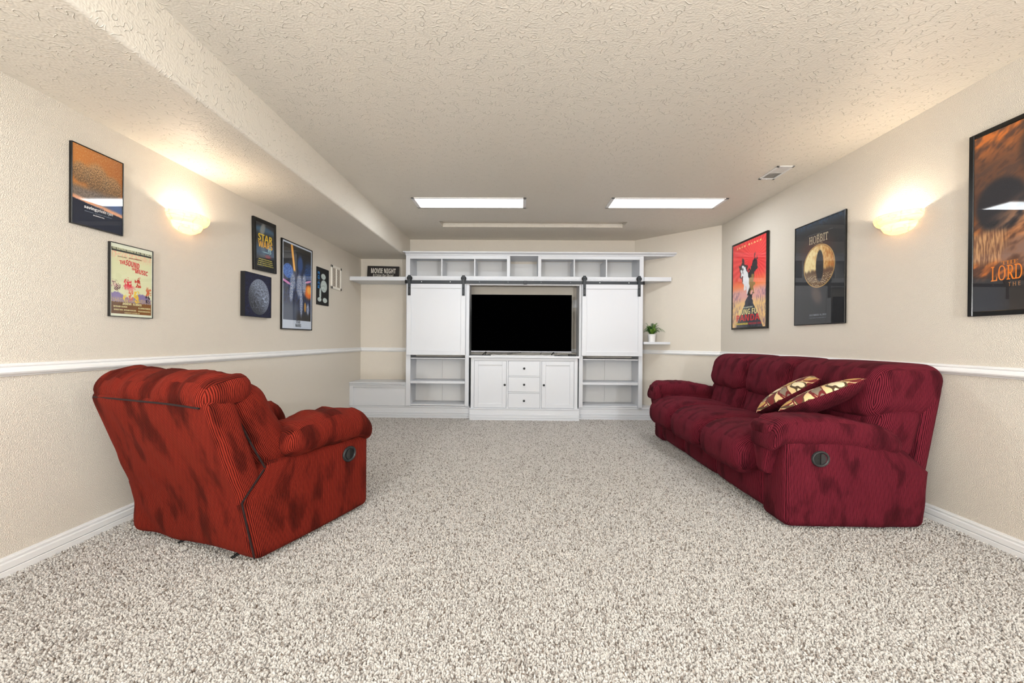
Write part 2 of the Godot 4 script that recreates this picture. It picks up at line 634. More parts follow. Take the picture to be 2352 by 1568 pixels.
func panel_door(parent: Node3D, lo: Vector3, hi: Vector3, stile: float, called := "door") -> MeshInstance3D:
	# framed door: the four frame members and a recessed panel, front face at hi.z
	var st := tool()
	bx(st, lo, Vector3(lo.x + stile, hi.y, hi.z), 0.002)
	bx(st, Vector3(hi.x - stile, lo.y, lo.z), hi, 0.002)
	bx(st, Vector3(lo.x + stile, hi.y - stile, lo.z), Vector3(hi.x - stile, hi.y, hi.z), 0.002)
	bx(st, Vector3(lo.x + stile, lo.y, lo.z), Vector3(hi.x - stile, lo.y + stile, hi.z), 0.002)
	var d := put(called, st.commit(), M.white, parent)
	put("panel", box(Vector3(lo.x + stile - 0.004, lo.y + stile - 0.004, lo.z), Vector3(hi.x - stile + 0.004, hi.y - stile + 0.004, hi.z - 0.012), 0.0), M.white, d)
	return d


func knob(parent: Node, at: Vector3) -> void:
	var st := tool()
	lathe(st, [Vector2(0.006, 0), Vector2(0.0055, 0.010), Vector2(0.012, 0.014), Vector2(0.0155, 0.019), Vector2(0.0150, 0.024), Vector2(0.010, 0.028), Vector2(0.0, 0.0295)], at, Vector3.BACK, 16)
	put("knob", st.commit(), M.knob, parent)


func build_cabinets() -> void:
	var st: SurfaceTool
	var zb := ZB + 0.003
	# plinths left and right of the media console
	st = tool()
	prism(st, plinth_profile(0.175, zb * -1 - 5.81), Vector3(-0.662, 0, zb), Vector3.BACK, Vector3.UP, -0.662 - XL)
	var pl := put("plinth", st.commit(), M.white)
	tag(pl, "long white stepped plinth under the storage bench and left bookcase", "plinth", "white plinths")
	st = tool()
	var fx := 5.81
	var prof := plinth_profile(0.178, zb * -1 - fx)
	# the right plinth is cut along the angled wall: a prism, then its far corner pulled in
	var pr := tool()
	prism(pr, prof, Vector3(2.19, 0, zb), Vector3.BACK, Vector3.UP, 2.19 - 0.868)
	var md := MeshDataTool.new()
	md.create_from_surface(pr.commit(), 0)
	for i in md.get_vertex_count():
		var v := md.get_vertex(i)
		if v.x > 1.5:
			v.x = minf(v.x, AX1 + (v.z - ZB) * (AX0 - AX1) / (AZ0 - ZB) - 0.006)
			md.set_vertex(i, v)
	var am := ArrayMesh.new()
	md.commit_to_surface(am)
	tag(put("plinth", am, M.white), "shorter white stepped plinth under the right bookcase, running behind the sofa", "plinth", "white plinths")

	# media console in the middle
	var con := thing("media_console", "white media console with two doors and three drawers below the television", "cabinet", Vector3(0.106, 0, -5.70))
	var X := func(x: float) -> float: return x - 0.106
	var back := zb + 5.70
	st = tool()
	prism(st, plinth_profile(0.170, -back + 0.006), Vector3(0.758, 0, back), Vector3.BACK, Vector3.UP, 1.514)
	put("base_moulding", st.commit(), M.white, con)
	st = tool()   # carcass: face frame round doors and drawers, and the box behind
	var f := -0.028
	bx(st, Vector3(-0.742, 0.165, back), Vector3(0.738, 0.866, f - 0.016), 0.002)
	for e in [[-0.742, 0.165, -0.697, 0.866], [0.690, 0.165, 0.738, 0.866], [-0.697, 0.829, 0.690, 0.866], [-0.246, 0.165, -0.226, 0.829], [0.219, 0.165, 0.237, 0.829], [-0.226, 0.604, 0.219, 0.618], [-0.226, 0.382, 0.219, 0.396]]:
		bx(st, Vector3(e[0], e[1], f - 0.018), Vector3(e[2], e[3], f), 0.0015)
	put("carcass", st.commit(), M.white, con)
	put("top", box(Vector3(-0.768, 0.868, back), Vector3(0.760, 0.897, 0.004), 0.004), M.white, con)
	for e in [[-0.693, -0.250, -0.271], [0.241, 0.686, 0.270]]:
		var d := panel_door(con, Vector3(e[0], 0.177, f - 0.020), Vector3(e[1], 0.825, f - 0.002), 0.056)
		knob(d, Vector3(e[2], 0.496, f - 0.002))
	for e in [[0.622, 0.825], [0.400, 0.600], [0.177, 0.378]]:
		var d := put("drawer", box(Vector3(-0.222, e[0], f - 0.020), Vector3(0.215, e[1], f - 0.002), 0.002), M.white, con)
		knob(d, Vector3(-0.003, (e[0] + e[1]) / 2, f - 0.002))

	# the two bookcases
	var sides := [[-1.562, -1.497, -0.728, -0.672, "white bookcase left of the television, its lower shelves open under a sliding door"], [0.869, 0.925, 1.700, 1.757, "white bookcase right of the television, its lower shelves open under a sliding door"]]
	for s in sides:
		var x0: float = s[0]
		var bc := thing("bookcase", s[4], "bookcase", Vector3(x0, 0.179, ZF), 0, "white bookcases")
		var dx := func(x: float) -> float: return x - x0
		var bk := zb - ZF
		for post in [[s[0], s[1]], [s[2], s[3]]]:
			st = tool()
			bx(st, Vector3(dx.call(post[0]), 0, -0.022), Vector3(dx.call(post[1]), 1.752, 0), 0.003)
			put("post", st.commit(), M.white, bc)
		for e in [[(s[0] + s[1]) / 2 - 0.012, (s[0] + s[1]) / 2 + 0.012], [(s[2] + s[3]) / 2 - 0.012, (s[2] + s[3]) / 2 + 0.012]]:
			put("side_panel", box(Vector3(dx.call(e[0]), 0, bk), Vector3(dx.call(e[1]), 1.752, -0.02), 0.001), M.white, bc)
		for y in [[0.002, 0.022], [0.315, 0.349], [0.662, 0.680], [1.2, 1.22], [1.732, 1.752]]:
			put("shelf", box(Vector3(dx.call(s[0]) + 0.040, y[0], bk + 0.008), Vector3(dx.call(s[3]) - 0.040, y[1], -0.024), 0.002), M.white, bc)
		# boarded back
		var xa: float = dx.call(s[0]) + 0.04
		var xb: float = dx.call(s[3]) - 0.04
		for i in 2:
			put("back_board", box(Vector3(lerpf(xa, xb, i / 2.0) + 0.001, 0.0, bk), Vector3(lerpf(xa, xb, (i + 1) / 2.0) - 0.001, 0.68, bk + 0.006), 0.001), M.white_back, bc)

	# storage bench against the left wall
	var sb := thing("storage_bench", "low white storage bench in the alcove by the left wall", "bench", Vector3(-1.96, 0.176, ZF))
	st = tool()
	bx(st, Vector3(-0.397, 0, zb - ZF), Vector3(0.397, 0.283, -0.018), 0.001)
	bx(st, Vector3(-0.397, 0, -0.020), Vector3(-0.345, 0.283, 0), 0.002)
	bx(st, Vector3(-0.345, 0.262, -0.020), Vector3(0.397, 0.283, -0.002), 0.002)
	put("body", st.commit(), M.white, sb)
	put("lid", box(Vector3(-0.397, 0.312, zb - ZF), Vector3(0.397, 0.332, 0.016), 0.003), M.white, sb)
	st = tool()
	bx(st, Vector3(-0.397, 0.283, zb - ZF), Vector3(0.397, 0.310, 0.006), 0.002)
	put("lid_moulding", st.commit(), M.white, sb)
	st = tool()
	for i in 64:
		var x := -0.39 + i * 0.0123
		bx(st, Vector3(x, 0.290, 0.006), Vector3(x + 0.008, 0.302, 0.011), 0.002)
	put("beading", st.commit(), M.white, sb).set_meta("kind", "stuff")

	# hutch over everything
	var hu := thing("hutch", "long white hutch of open cubbyholes with a crown moulding, topmost of the cabinets", "cabinet", Vector3(0.1, 1.985, ZF))
	var U := func(x: float) -> float: return x - 0.1
	var hb := zb - ZF
	var parts := [[-1.569, -1.511], [-0.149, -0.104], [0.288, 0.332], [1.705, 1.762]]
	for p in parts:
		put("post", box(Vector3(U.call(p[0]), 0.0, hb), Vector3(U.call(p[1]), 0.318, 0.0), 0.002), M.white, hu)
	for p in [[-1.511, -0.149], [0.332, 1.705]]:
		put("top_rail", box(Vector3(U.call(p[0]), 0.264, -0.022), Vector3(U.call(p[1]), 0.318, 0.0), 0.002), M.white, hu)
		put("back_panel", box(Vector3(U.call(p[0]), 0.02, hb), Vector3(U.call(p[1]), 0.30, hb + 0.006), 0.0), M.white_back, hu)
	put("back_panel", box(Vector3(U.call(-0.104), 0.02, hb), Vector3(U.call(0.288), 0.27, hb + 0.006), 0.0), M.white_back, hu)
	for x in [-1.066, -0.6015, 0.7955, 1.246]:
		put("divider", box(Vector3(U.call(x) - 0.0085, 0.02, hb + 0.006), Vector3(U.call(x) + 0.0085, 0.268, -0.012), 0.001), M.white, hu)
	put("head_board", box(Vector3(U.call(-0.670), -0.104, -0.022), Vector3(U.call(0.866), -0.052, 0.0), 0.002), M.white, hu)
	put("bottom_board", box(Vector3(U.call(-1.569), -0.052, hb), Vector3(U.call(1.762), 0.022, 0.012), 0.003), M.white, hu)
	st = tool()
	for i in 190:
		var x := -1.55 + i * 0.0174
		bx(st, Vector3(U.call(x), -0.028, 0.012), Vector3(U.call(x) + 0.010, -0.016, 0.018), 0.002)
	put("beading", st.commit(), M.white, hu).set_meta("kind", "stuff")
	put("lid", box(Vector3(U.call(-1.569), 0.308, hb), Vector3(U.call(1.762), 0.330, -0.002), 0.0), M.white, hu)
	# crown: cove from the face out to a thin slab; it runs on to the angled wall on the right
	var crown := PackedVector2Array([Vector2(-0.01, 0.312), Vector2(0.012, 0.312), Vector2(0.014, 0.324), Vector2(0.020, 0.326), Vector2(0.030, 0.333), Vector2(0.044, 0.342), Vector2(0.052, 0.344), Vector2(0.054, 0.358), Vector2(-0.01, 0.358)])
	st = tool()
	prism(st, crown, Vector3(U.call(2.20), 0.0, 0.0), Vector3.BACK, Vector3.UP, 2.20 + 1.572)
	bx(st, Vector3(U.call(-1.60), 0.345, hb), Vector3(U.call(-1.56), 0.358, 0.054), 0.001)
	put("crown_moulding", st.commit(), M.white, hu)
	st = tool()
	prism(st, PackedVector2Array([Vector2(U.call(1.762), hb), Vector2(U.call(1.765), 0.0), Vector2(U.call(2.165), 0.0)]), Vector3(0, 0.340, 0), Vector3.RIGHT, Vector3.BACK, 0.028)
	put("corner_shelf", st.commit(), M.white, hu)

	# loose shelves
	var sh := thing("wall_shelf", "thick white shelf by the left wall, carrying the sign", "shelf", Vector3(-1.965, 1.937, ZF))
	put("board", box(Vector3(-0.391, 0.0, hb), Vector3(0.395, 0.055, 0.018), 0.003), M.white, sh)
	for e in [["corner_shelf", "thick white triangular shelf right of the hutch, beside the sliding door track", 1.950, 0.056, 2.140], ["corner_shelf", "thin white triangular shelf carrying the potted fern", 1.071, 0.034, 2.13]]:
		st = tool()
		var zf := 0.02
		var xe: float = e[4]
		prism(st, PackedVector2Array([Vector2(1.764, -0.385), Vector2(1.764, zf), Vector2(xe, zf), Vector2(xe + 0.006, zf - 0.012)]), Vector3(-1.764, e[3], 0), Vector3.RIGHT, Vector3.BACK, e[3])
		var o := put(e[0], st.commit(), M.white)
		o.position = Vector3(1.764, e[2], ZF)
		tag(o, e[1], "shelf")

	# sliding door track
	var tr := thing("door_track", "black steel sliding door track across the cabinets", "track", Vector3(0.1, 1.921, -5.773))
	put("bar", box(Vector3(U.call(-1.57), -0.022, -0.004), Vector3(U.call(1.766), 0.022, 0.004), 0.0015), M.black_metal, tr)
	for x in [-1.56, 1.755]:
		put("end_stop", box(Vector3(U.call(x) - 0.012, -0.024, -0.006), Vector3(U.call(x) + 0.012, 0.024, 0.016), 0.002), M.dark_metal, tr)
	for x in [-1.34, -0.938, 1.146, 1.55]:
		st = tool()
		lathe(st, [Vector2(0.007, 0), Vector2(0.006, 0.003), Vector2(0, 0.004)], Vector3(U.call(x), 0.001, 0.004), Vector3.BACK, 12)
		put("screw", st.commit(), M.white_plastic, tr)
	for x in [-0.53, -0.13, 0.33, 0.74]:
		st = tool()
		lathe(st, [Vector2(0.006, 0), Vector2(0.005, 0.003), Vector2(0, 0.004)], Vector3(U.call(x), 0.001, 0.004), Vector3.BACK, 12)
		put("screw", st.commit(), M.silver, tr)
	put("joint_plate", box(Vector3(U.call(0.085), -0.029, -0.006), Vector3(U.call(0.135), 0.023, 0.007), 0.003), M.black_metal, tr)
	# the two barn doors
	for e in [[-1.540, -0.721, 0.899, [-1.505, -0.750], "white panelled sliding barn door left of the television"], [0.900, 1.738, 0.903, [0.930, 1.686], "white panelled sliding barn door right of the television"]]:
		var bd := thing("barn_door", e[4], "sliding door", Vector3(e[0], e[2], -5.762), 0, "white sliding barn doors")
		var wd: float = e[1] - e[0]
		panel_door(bd, Vector3(0, 0, -0.012), Vector3(wd, 0.992, 0.014), 0.062, "leaf")
		for hx in e[3]:
			var x: float = hx - e[0]
			st = tool()
			bx(st, Vector3(x - 0.0195, 0.828, 0.014), Vector3(x + 0.0195, 1.112, 0.022), 0.002)
			var hg := put("hanger", st.commit(), M.black_metal, bd)
			st = tool()
			lathe(st, [Vector2(0, 0), Vector2(0.037, 0), Vector2(0.037, 0.012), Vector2(0, 0.012)], Vector3(x, 1.070, -0.001), Vector3.BACK, 24)
			put("wheel", st.commit(), M.dark_metal, hg)
			for y in [0.848, 0.935, 1.070]:
				st = tool()
				lathe(st, [Vector2(0.008, 0), Vector2(0.007, 0.004), Vector2(0, 0.006)], Vector3(x, y, 0.022), Vector3.BACK, 10)
				put("bolt", st.commit(), M.dark_metal, hg)


func build_television() -> void:
	var tv := thing("television", "large flat screen television, switched off, standing on the media console", "television", Vector3(0.061, 0.897, -5.87))
	put("body", box(Vector3(-0.66, 0.10, -0.055), Vector3(0.66, 0.78, -0.018), 0.01), M.plastic, tv)
	put("bezel", box(Vector3(-0.713, 0.048, -0.022), Vector3(0.713, 0.863, 0.0), 0.003), M.dark_metal, tv)
	put("screen", box(Vector3(-0.708, 0.066, -0.001), Vector3(0.708, 0.858, 0.0012), 0.0), M.screen, tv)
	put("lower_bezel", box(Vector3(-0.713, 0.048, -0.003), Vector3(0.713, 0.063, 0.004), 0.002), M.silver, tv)
	for x in [-0.50, 0.46]:
		var st := tool()
		tube(st, [Vector3(x - 0.045, 0.006, 0.085), Vector3(x, 0.052, 0.0), Vector3(x - 0.02, 0.006, -0.10)], 0.006, 6)
		bx(st, Vector3(x - 0.012, 0.03, -0.03), Vector3(x + 0.012, 0.07, -0.006), 0.002)
		put("stand_foot", st.commit(), M.dark_metal, tv)
	# what lies under it
	var k := 0
	var wires := [[[-0.48, 0.0], [-0.40, 0.03], [-0.22, 0.02], [-0.12, 0.035]], [[-0.2, -0.01], [-0.1, 0.03], [0.0, 0.038]], [[0.27, -0.02], [0.28, 0.02], [0.285, 0.038]], [[0.52, 0.0], [0.60, 0.02], [0.72, 0.02]]]
	var said := ["thin black cable lying left under the television", "thin black cable rising to the middle of the television", "short black cable hanging behind the television screen", "black cable running to the small black box"]
	for w in wires:
		var st := tool()
		var pts := []
		for i in w.size():
			pts.append(Vector3(w[i][0], 0.004 + absf(w[i][1]), -0.10 + i * 0.02))
		tube(st, pts, 0.0032, 6)
		var o := put("cable", st.commit(), M.plastic)
		o.position = Vector3(0.061, 0.897, -5.80)
		tag(o, said[k], "cable", "cables under the television")
		k += 1
	# a white strip of loose cable laid along the console top
	var st2 := tool()
	var p2 := []
	for i in 40:
		p2.append(Vector3(-0.42 + i * 0.0225, 0.0055 + 0.002 * sin(i * 0.9), 0.01 * sin(i * 0.55) + 0.006 * sin(i * 1.7)))
	tube(st2, p2, 0.0055, 6)
	var o2 := put("cable", st2.commit(), M.white_plastic)
	o2.position = Vector3(0.061, 0.897, -5.745)
	tag(o2, "white cable lying along the front of the media console top", "cable")
	var bxo := thing("streaming_box", "small flat black box on the console, right of the television foot", "media player", Vector3(0.775, 0.897, -5.83))
	put("case", box(Vector3(-0.05, 0, -0.05), Vector3(0.05, 0.022, 0.05), 0.005), M.plastic, bxo)
	put("front_panel", box(Vector3(-0.044, 0.005, 0.049), Vector3(0.044, 0.017, 0.0515), 0.001), M.grey_plastic, bxo)
	var ol := thing("wall_outlet", "white wall socket plate beside the right edge of the television", "socket", Vector3(0.870, 1.665, ZB))
	put("plate", box(Vector3(-0.04, -0.058, 0), Vector3(0.04, 0.058, 0.007), 0.003), M.white_plastic, ol)
	for y in [-0.022, 0.022]:
		put("socket_face", box(Vector3(-0.016, y - 0.014, 0.006), Vector3(0.016, y + 0.014, 0.009), 0.003), M.trim, ol)


# lettering fitted into w by h about its centre
func letters(parent: Node, text: String, at: Vector3, w: float, h: float, c, font := "Droid Sans", weight := 400, turn := 0.0, called := "lettering", italic := false) -> MeshInstance3D:
	var f := SystemFont.new()
	f.font_names = PackedStringArray([font])
	f.font_weight = weight
	f.font_italic = italic
	var t := TextMesh.new()
	t.text = text
	t.font = f
	t.font_size = 48
	t.pixel_size = 0.01
	t.depth = 0.02
	t.curve_step = 1.0
	var bb := t.get_aabb()
	var am := ArrayMesh.new()
	for s in t.get_surface_count():
		var arr := t.surface_get_arrays(s)
		var v: PackedVector3Array = arr[Mesh.ARRAY_VERTEX]
		for i in v.size():
			var p := v[i] - bb.get_center()
			v[i] = Vector3(p.x * w / bb.size.x, p.y * h / bb.size.y, p.z * 0.04)
		arr[Mesh.ARRAY_VERTEX] = v
		am.add_surface_from_arrays(Mesh.PRIMITIVE_TRIANGLES, arr)
	var m: Material = c if c is Material else paint(c, 0.6)
	var o := put(called, am, m, parent)
	o.position = at
	o.rotation.z = turn
	return o


func build_small_things() -> void:
	# sign leaning on the left shelf
	var sg := thing("wood_sign", "dark brown sign with white lettering leaning on the left shelf", "sign", Vector3(-1.993, 1.992, -6.10))
	sg.rotation = Vector3(-0.06, 0, -0.018)
	put("board", box(Vector3(-0.236, 0.002, -0.012), Vector3(0.236, 0.205, 0.0), 0.002), paint(Color(0.085, 0.058, 0.05), 0.6), sg)
	var cream := paint(Color(0.86, 0.84, 0.80), 0.6)
	letters(sg, "MOVIE NIGHT", Vector3(0.004, 0.134, 0.001), 0.365, 0.072, cream, "Droid Sans", 700)
	letters(sg, "& Enjoy the Show!", Vector3(0.004, 0.062, 0.001), 0.30, 0.055, cream, "Droid Serif", 400)
	# fern in its pot on the thin corner shelf
	var pf := thing("potted_fern", "small green fern in a white pot on the thin corner shelf", "plant", Vector3(1.895, 1.105, -5.845))
	var st := tool()
	lathe(st, [Vector2(0.0, 0.002), Vector2(0.043, 0.002), Vector2(0.045, 0.0), Vector2(0.053, 0.088), Vector2(0.056, 0.09), Vector2(0.057, 0.106), Vector2(0.055, 0.108), Vector2(0.051, 0.106), Vector2(0.050, 0.09), Vector2(0.0, 0.09)], Vector3.ZERO, Vector3.UP, 28)
	put("pot", st.commit(), M.white_plastic, pf)
	st = tool()
	lathe(st, [Vector2(0.051, 0.09), Vector2(0.03, 0.097), Vector2(0.0, 0.1)], Vector3.ZERO, Vector3.UP, 20)
	put("soil", st.commit(), paint(Color(0.09, 0.07, 0.05), 0.95), pf)
	var greens := [Color(0.16, 0.34, 0.10), Color(0.28, 0.46, 0.12), Color(0.10, 0.25, 0.09), Color(0.36, 0.50, 0.16)]
	for i in 22:
		var ang := i * 2.399 + 0.3
		var inner := i < 9
		var reach := rng.randf_range(0.05, 0.09) if inner else rng.randf_range(0.13, 0.20)
		var top := rng.randf_range(0.12, 0.17) if inner else rng.randf_range(0.06, 0.12)
		var dirv := Vector3(cos(ang), 0, sin(ang) * 0.75)
		reach = minf(reach, 0.115 / maxf(0.05, dirv.dot(Vector3(0.697, 0, -0.717))))
		if dirv.x < 0:
			reach = minf(reach, 0.085 / maxf(0.1, -dirv.x))
		st = tool()
		var n := 12
		var prev := Vector3.ZERO
		for j in n + 1:
			var t := float(j) / n
			var p := dirv * (0.012 + reach * t) + Vector3.UP * (0.097 + top * (sin(t * 1.9) if inner else sin(t * 2.6) * 1.0))
			if j > 0:
				# one pair of leaflets per step, and the rib
				var ax := (p - prev).normalized()
				var side := ax.cross(Vector3.UP).normalized()
				var up := side.cross(ax)
				var ln := 0.030 * sin(PI * clampf(t * 0.9 + 0.08, 0, 1)) + 0.004
				for s in [-1.0, 1.0]:
					var a := prev
					var b := p
					var tip: Vector3 = (prev + p) / 2 + side * s * ln + ax * ln * 0.35 - up * ln * 0.25
					tri(st, a, b, tip, (up + side * s * 0.2).normalized())
				tri(st, prev + side * 0.0015, p + side * 0.001, prev - side * 0.0015, up)
			prev = p
		var lm: StandardMaterial3D
		var key := "leaf%d" % (i % 4)
		if not M.has(key):
			lm = paint(greens[i % 4], 0.55)
			lm.backlight_enabled = true
			lm.backlight = Color(0.25, 0.4, 0.1)
			lm.cull_mode = BaseMaterial3D.CULL_DISABLED
			M[key] = lm
		put("leaf", st.commit(), M[key], pf)


func build_sconces() -> void:
	for e in [[1, Vector3(XL, 1.935, -2.90), "lit alabaster wall sconce on the left wall between the framed posters"], [-1, Vector3(XR, 1.945, -2.865), "lit alabaster wall sconce on the right wall, left of the largest poster"], [1, Vector3(XL, 1.935, -0.35), "lit alabaster wall sconce on the left wall behind the camera"], [-1, Vector3(XR, 1.945, -0.35), "lit alabaster wall sconce on the right wall behind the camera"]]:
		var s: int = e[0]
		var sc := thing("wall_sconce", e[2], "wall lamp", e[1], PI / 2 * s, "alabaster wall sconces")
		# half bowl: a broad rolled lip above a smaller bowl; local z is out of the wall
		var outer := [Vector2(0.0, -0.105), Vector2(0.045, -0.102), Vector2(0.085, -0.092), Vector2(0.115, -0.072), Vector2(0.130, -0.045), Vector2(0.135, -0.026), Vector2(0.150, -0.022), Vector2(0.168, -0.010), Vector2(0.180, 0.010), Vector2(0.186, 0.034), Vector2(0.184, 0.050), Vector2(0.178, 0.056), Vector2(0.170, 0.050), Vector2(0.166, 0.030), Vector2(0.155, 0.008), Vector2(0.125, -0.012), Vector2(0.115, -0.040), Vector2(0.09, -0.075), Vector2(0.045, -0.092), Vector2(0.0, -0.095)]
		for i in outer.size():
			outer[i] *= Vector2(0.88, 0.80)
		var st := tool()
		lathe(st, outer, Vector3(0, 0, 0.002), Vector3.UP, 40, 0.0, PI, Vector3.LEFT, 0.82)
		put("shade", st.commit(), M.alabaster, sc)
		for x in [-0.165, 0.165]:
			st = tool()
			lathe(st, [Vector2(0.006, 0), Vector2(0.005, 0.004), Vector2(0, 0.006)], Vector3(x * 0.90, 0.028, 0.036), Vector3(0.25 * signf(x), 0, 1).normalized(), 10)
			put("screw", st.commit(), M.silver, sc)
		put("back_plate", box(Vector3(-0.05, -0.04, 0.0), Vector3(0.05, 0.025, 0.008), 0.004), M.white_plastic, sc)
		st = tool()
		var sph := []
		for i in 9:
			var a := -PI / 2 + PI * i / 8.0
			sph.append(Vector2(0.022 * cos(a), 0.022 * sin(a)))
		lathe(st, sph, Vector3(0, 0.0, 0.062), Vector3.UP, 16)
		put("bulb", st.commit(), M.bulb, sc)
		var l := OmniLight3D.new()
		l.name = "sconce_lamp"
		l.position = Vector3(0, 0.0, 0.062)
		l.light_color = Color(1.0, 0.925, 0.82)
		l.light_energy = 0.14
		l.light_size = 0.02
		l.omni_range = 10.0
		l.omni_attenuation = 2.0
		l.shadow_enabled = true
		sc.add_child(l, true)


func build_uplights() -> void:
	# the open bowl lamps at the near end of the room, behind the camera
	for e in [[-1.25, 1.7, "tall globe lamp in a bowl behind the camera on the left"], [1.5, 1.7, "tall globe lamp in a bowl behind the camera on the right"]]:
		var fl := thing("floor_lamp", e[2], "floor lamp", Vector3(e[0], 0, e[1]), 0, "globe lamps behind the camera")
		var st := tool()
		lathe(st, [Vector2(0.0, 0.0), Vector2(0.14, 0.0), Vector2(0.14, 0.012), Vector2(0.03, 0.03), Vector2(0.012, 0.05), Vector2(0.012, 1.12), Vector2(0.03, 1.13), Vector2(0.0, 1.14)], Vector3.ZERO, Vector3.UP, 24)
		put("stand", st.commit(), M.black_metal, fl)
		st = tool()
		lathe(st, [Vector2(0.0, 1.135), Vector2(0.09, 1.14), Vector2(0.17, 1.17), Vector2(0.20, 1.215), Vector2(0.196, 1.215), Vector2(0.165, 1.175), Vector2(0.09, 1.147), Vector2(0.0, 1.142)], Vector3.ZERO, Vector3.UP, 32)
		put("bowl", st.commit(), M.white_plastic, fl)
		st = tool()
		lathe(st, [Vector2(0.0, 1.15), Vector2(0.03, 1.17), Vector2(0.06, 1.225), Vector2(0.066, 1.27), Vector2(0.05, 1.32), Vector2(0.0, 1.345)], Vector3.ZERO, Vector3.UP, 16)
		put("bulb", st.commit(), M.bulb, fl)
		var l := OmniLight3D.new()
		l.name = "uplighter_lamp"
		l.position = Vector3(0, 1.27, 0)
		l.light_color = Color(0.97, 0.985, 1.0)
		l.light_energy = 4.7
		l.light_size = 0.06
		l.omni_range = 12.0
		l.omni_attenuation = 2.0
		l.shadow_enabled = true
		fl.add_child(l, true)


# ---------------------------------------------------------------- pictures

func picture(w: int, h: int, f: Callable) -> ImageTexture:
	# f(u right 0..1, v up 0..1) -> Color
	var im := Image.create(w, h, false, Image.FORMAT_RGB8)
	for y in h:
		for x in w:
			im.set_pixel(x, y, f.call((x + 0.5) / w, 1.0 - (y + 0.5) / h))
	return ImageTexture.create_from_image(im)


func blob(u: float, v: float, cx: float, cy: float, rx: float, ry: float, soft := 0.25) -> float:
	var d := Vector2((u - cx) / rx, (v - cy) / ry).length()
	return 1.0 - ss(1.0 - soft, 1.0 + soft, d)


func nz(u: float, v: float, s := 6.0) -> float:
	return fine.get_noise_2d(u * s, v * s)


func poster(called: String, label: String, left: bool, z: float, y: float, w: float, h: float, depth: float, border: float, fm: Material, print_m: Texture2D, glass := true, tilt := 0.0) -> Node3D:
	var o := thing(called, label, "poster" if glass else "picture", Vector3(XL if left else XR, y, z), PI / 2 if left else -PI / 2)
	o.rotation.z = 0.0
	if tilt != 0.0:
		o.basis = o.basis * Basis(Vector3.BACK, tilt)
	var st := tool()
	var hw := w / 2
	var hh := h / 2
	for e in [[-hw, -hh, -hw + border, hh], [hw - border, -hh, hw, hh], [-hw + border, hh - border, hw - border, hh], [-hw + border, -hh, hw - border, -hh + border]]:
		bx(st, Vector3(e[0], e[1], 0.001), Vector3(e[2], e[3], depth), minf(0.003, border * 0.3))
	put("frame", st.commit(), fm, o)
	var pm := paint(Color(1, 1, 1), 0.7)
	pm.albedo_texture = print_m
	var iw := hw - border + 0.0005
	var ih := hh - border + 0.0005
	st = tool()
	var zc := depth - 0.005
	for q in [[-1, -1], [-1, 1], [1, 1], [-1, -1], [1, 1], [1, -1]]:
		st.set_normal(Vector3.BACK)
		st.set_uv(Vector2(0.5 + 0.5 * q[0], 0.5 - 0.5 * q[1]))
		st.add_vertex(Vector3(q[0] * iw, q[1] * ih, zc))
	put("print", st.commit(), pm, o)
	if glass:
		st = tool()
		quad(st, Vector3(-iw, -ih, depth - 0.002), Vector3(iw, -ih, depth - 0.002), Vector3(iw, ih, depth - 0.002), Vector3(-iw, ih, depth - 0.002), Vector3.BACK)
		put("glazing", st.commit(), M.pane, o)
	o.set_meta("zc", zc + 0.0006)
	return o


func type_on(o: Node3D, text: String, u: float, v: float, w: float, h: float, c: Color, font := "Droid Sans", weight := 400, turn := 0.0, italic := false) -> void:
	letters(o, text, Vector3(u, v, o.get_meta("zc")), w, h, c, font, weight, turn, "lettering", italic)


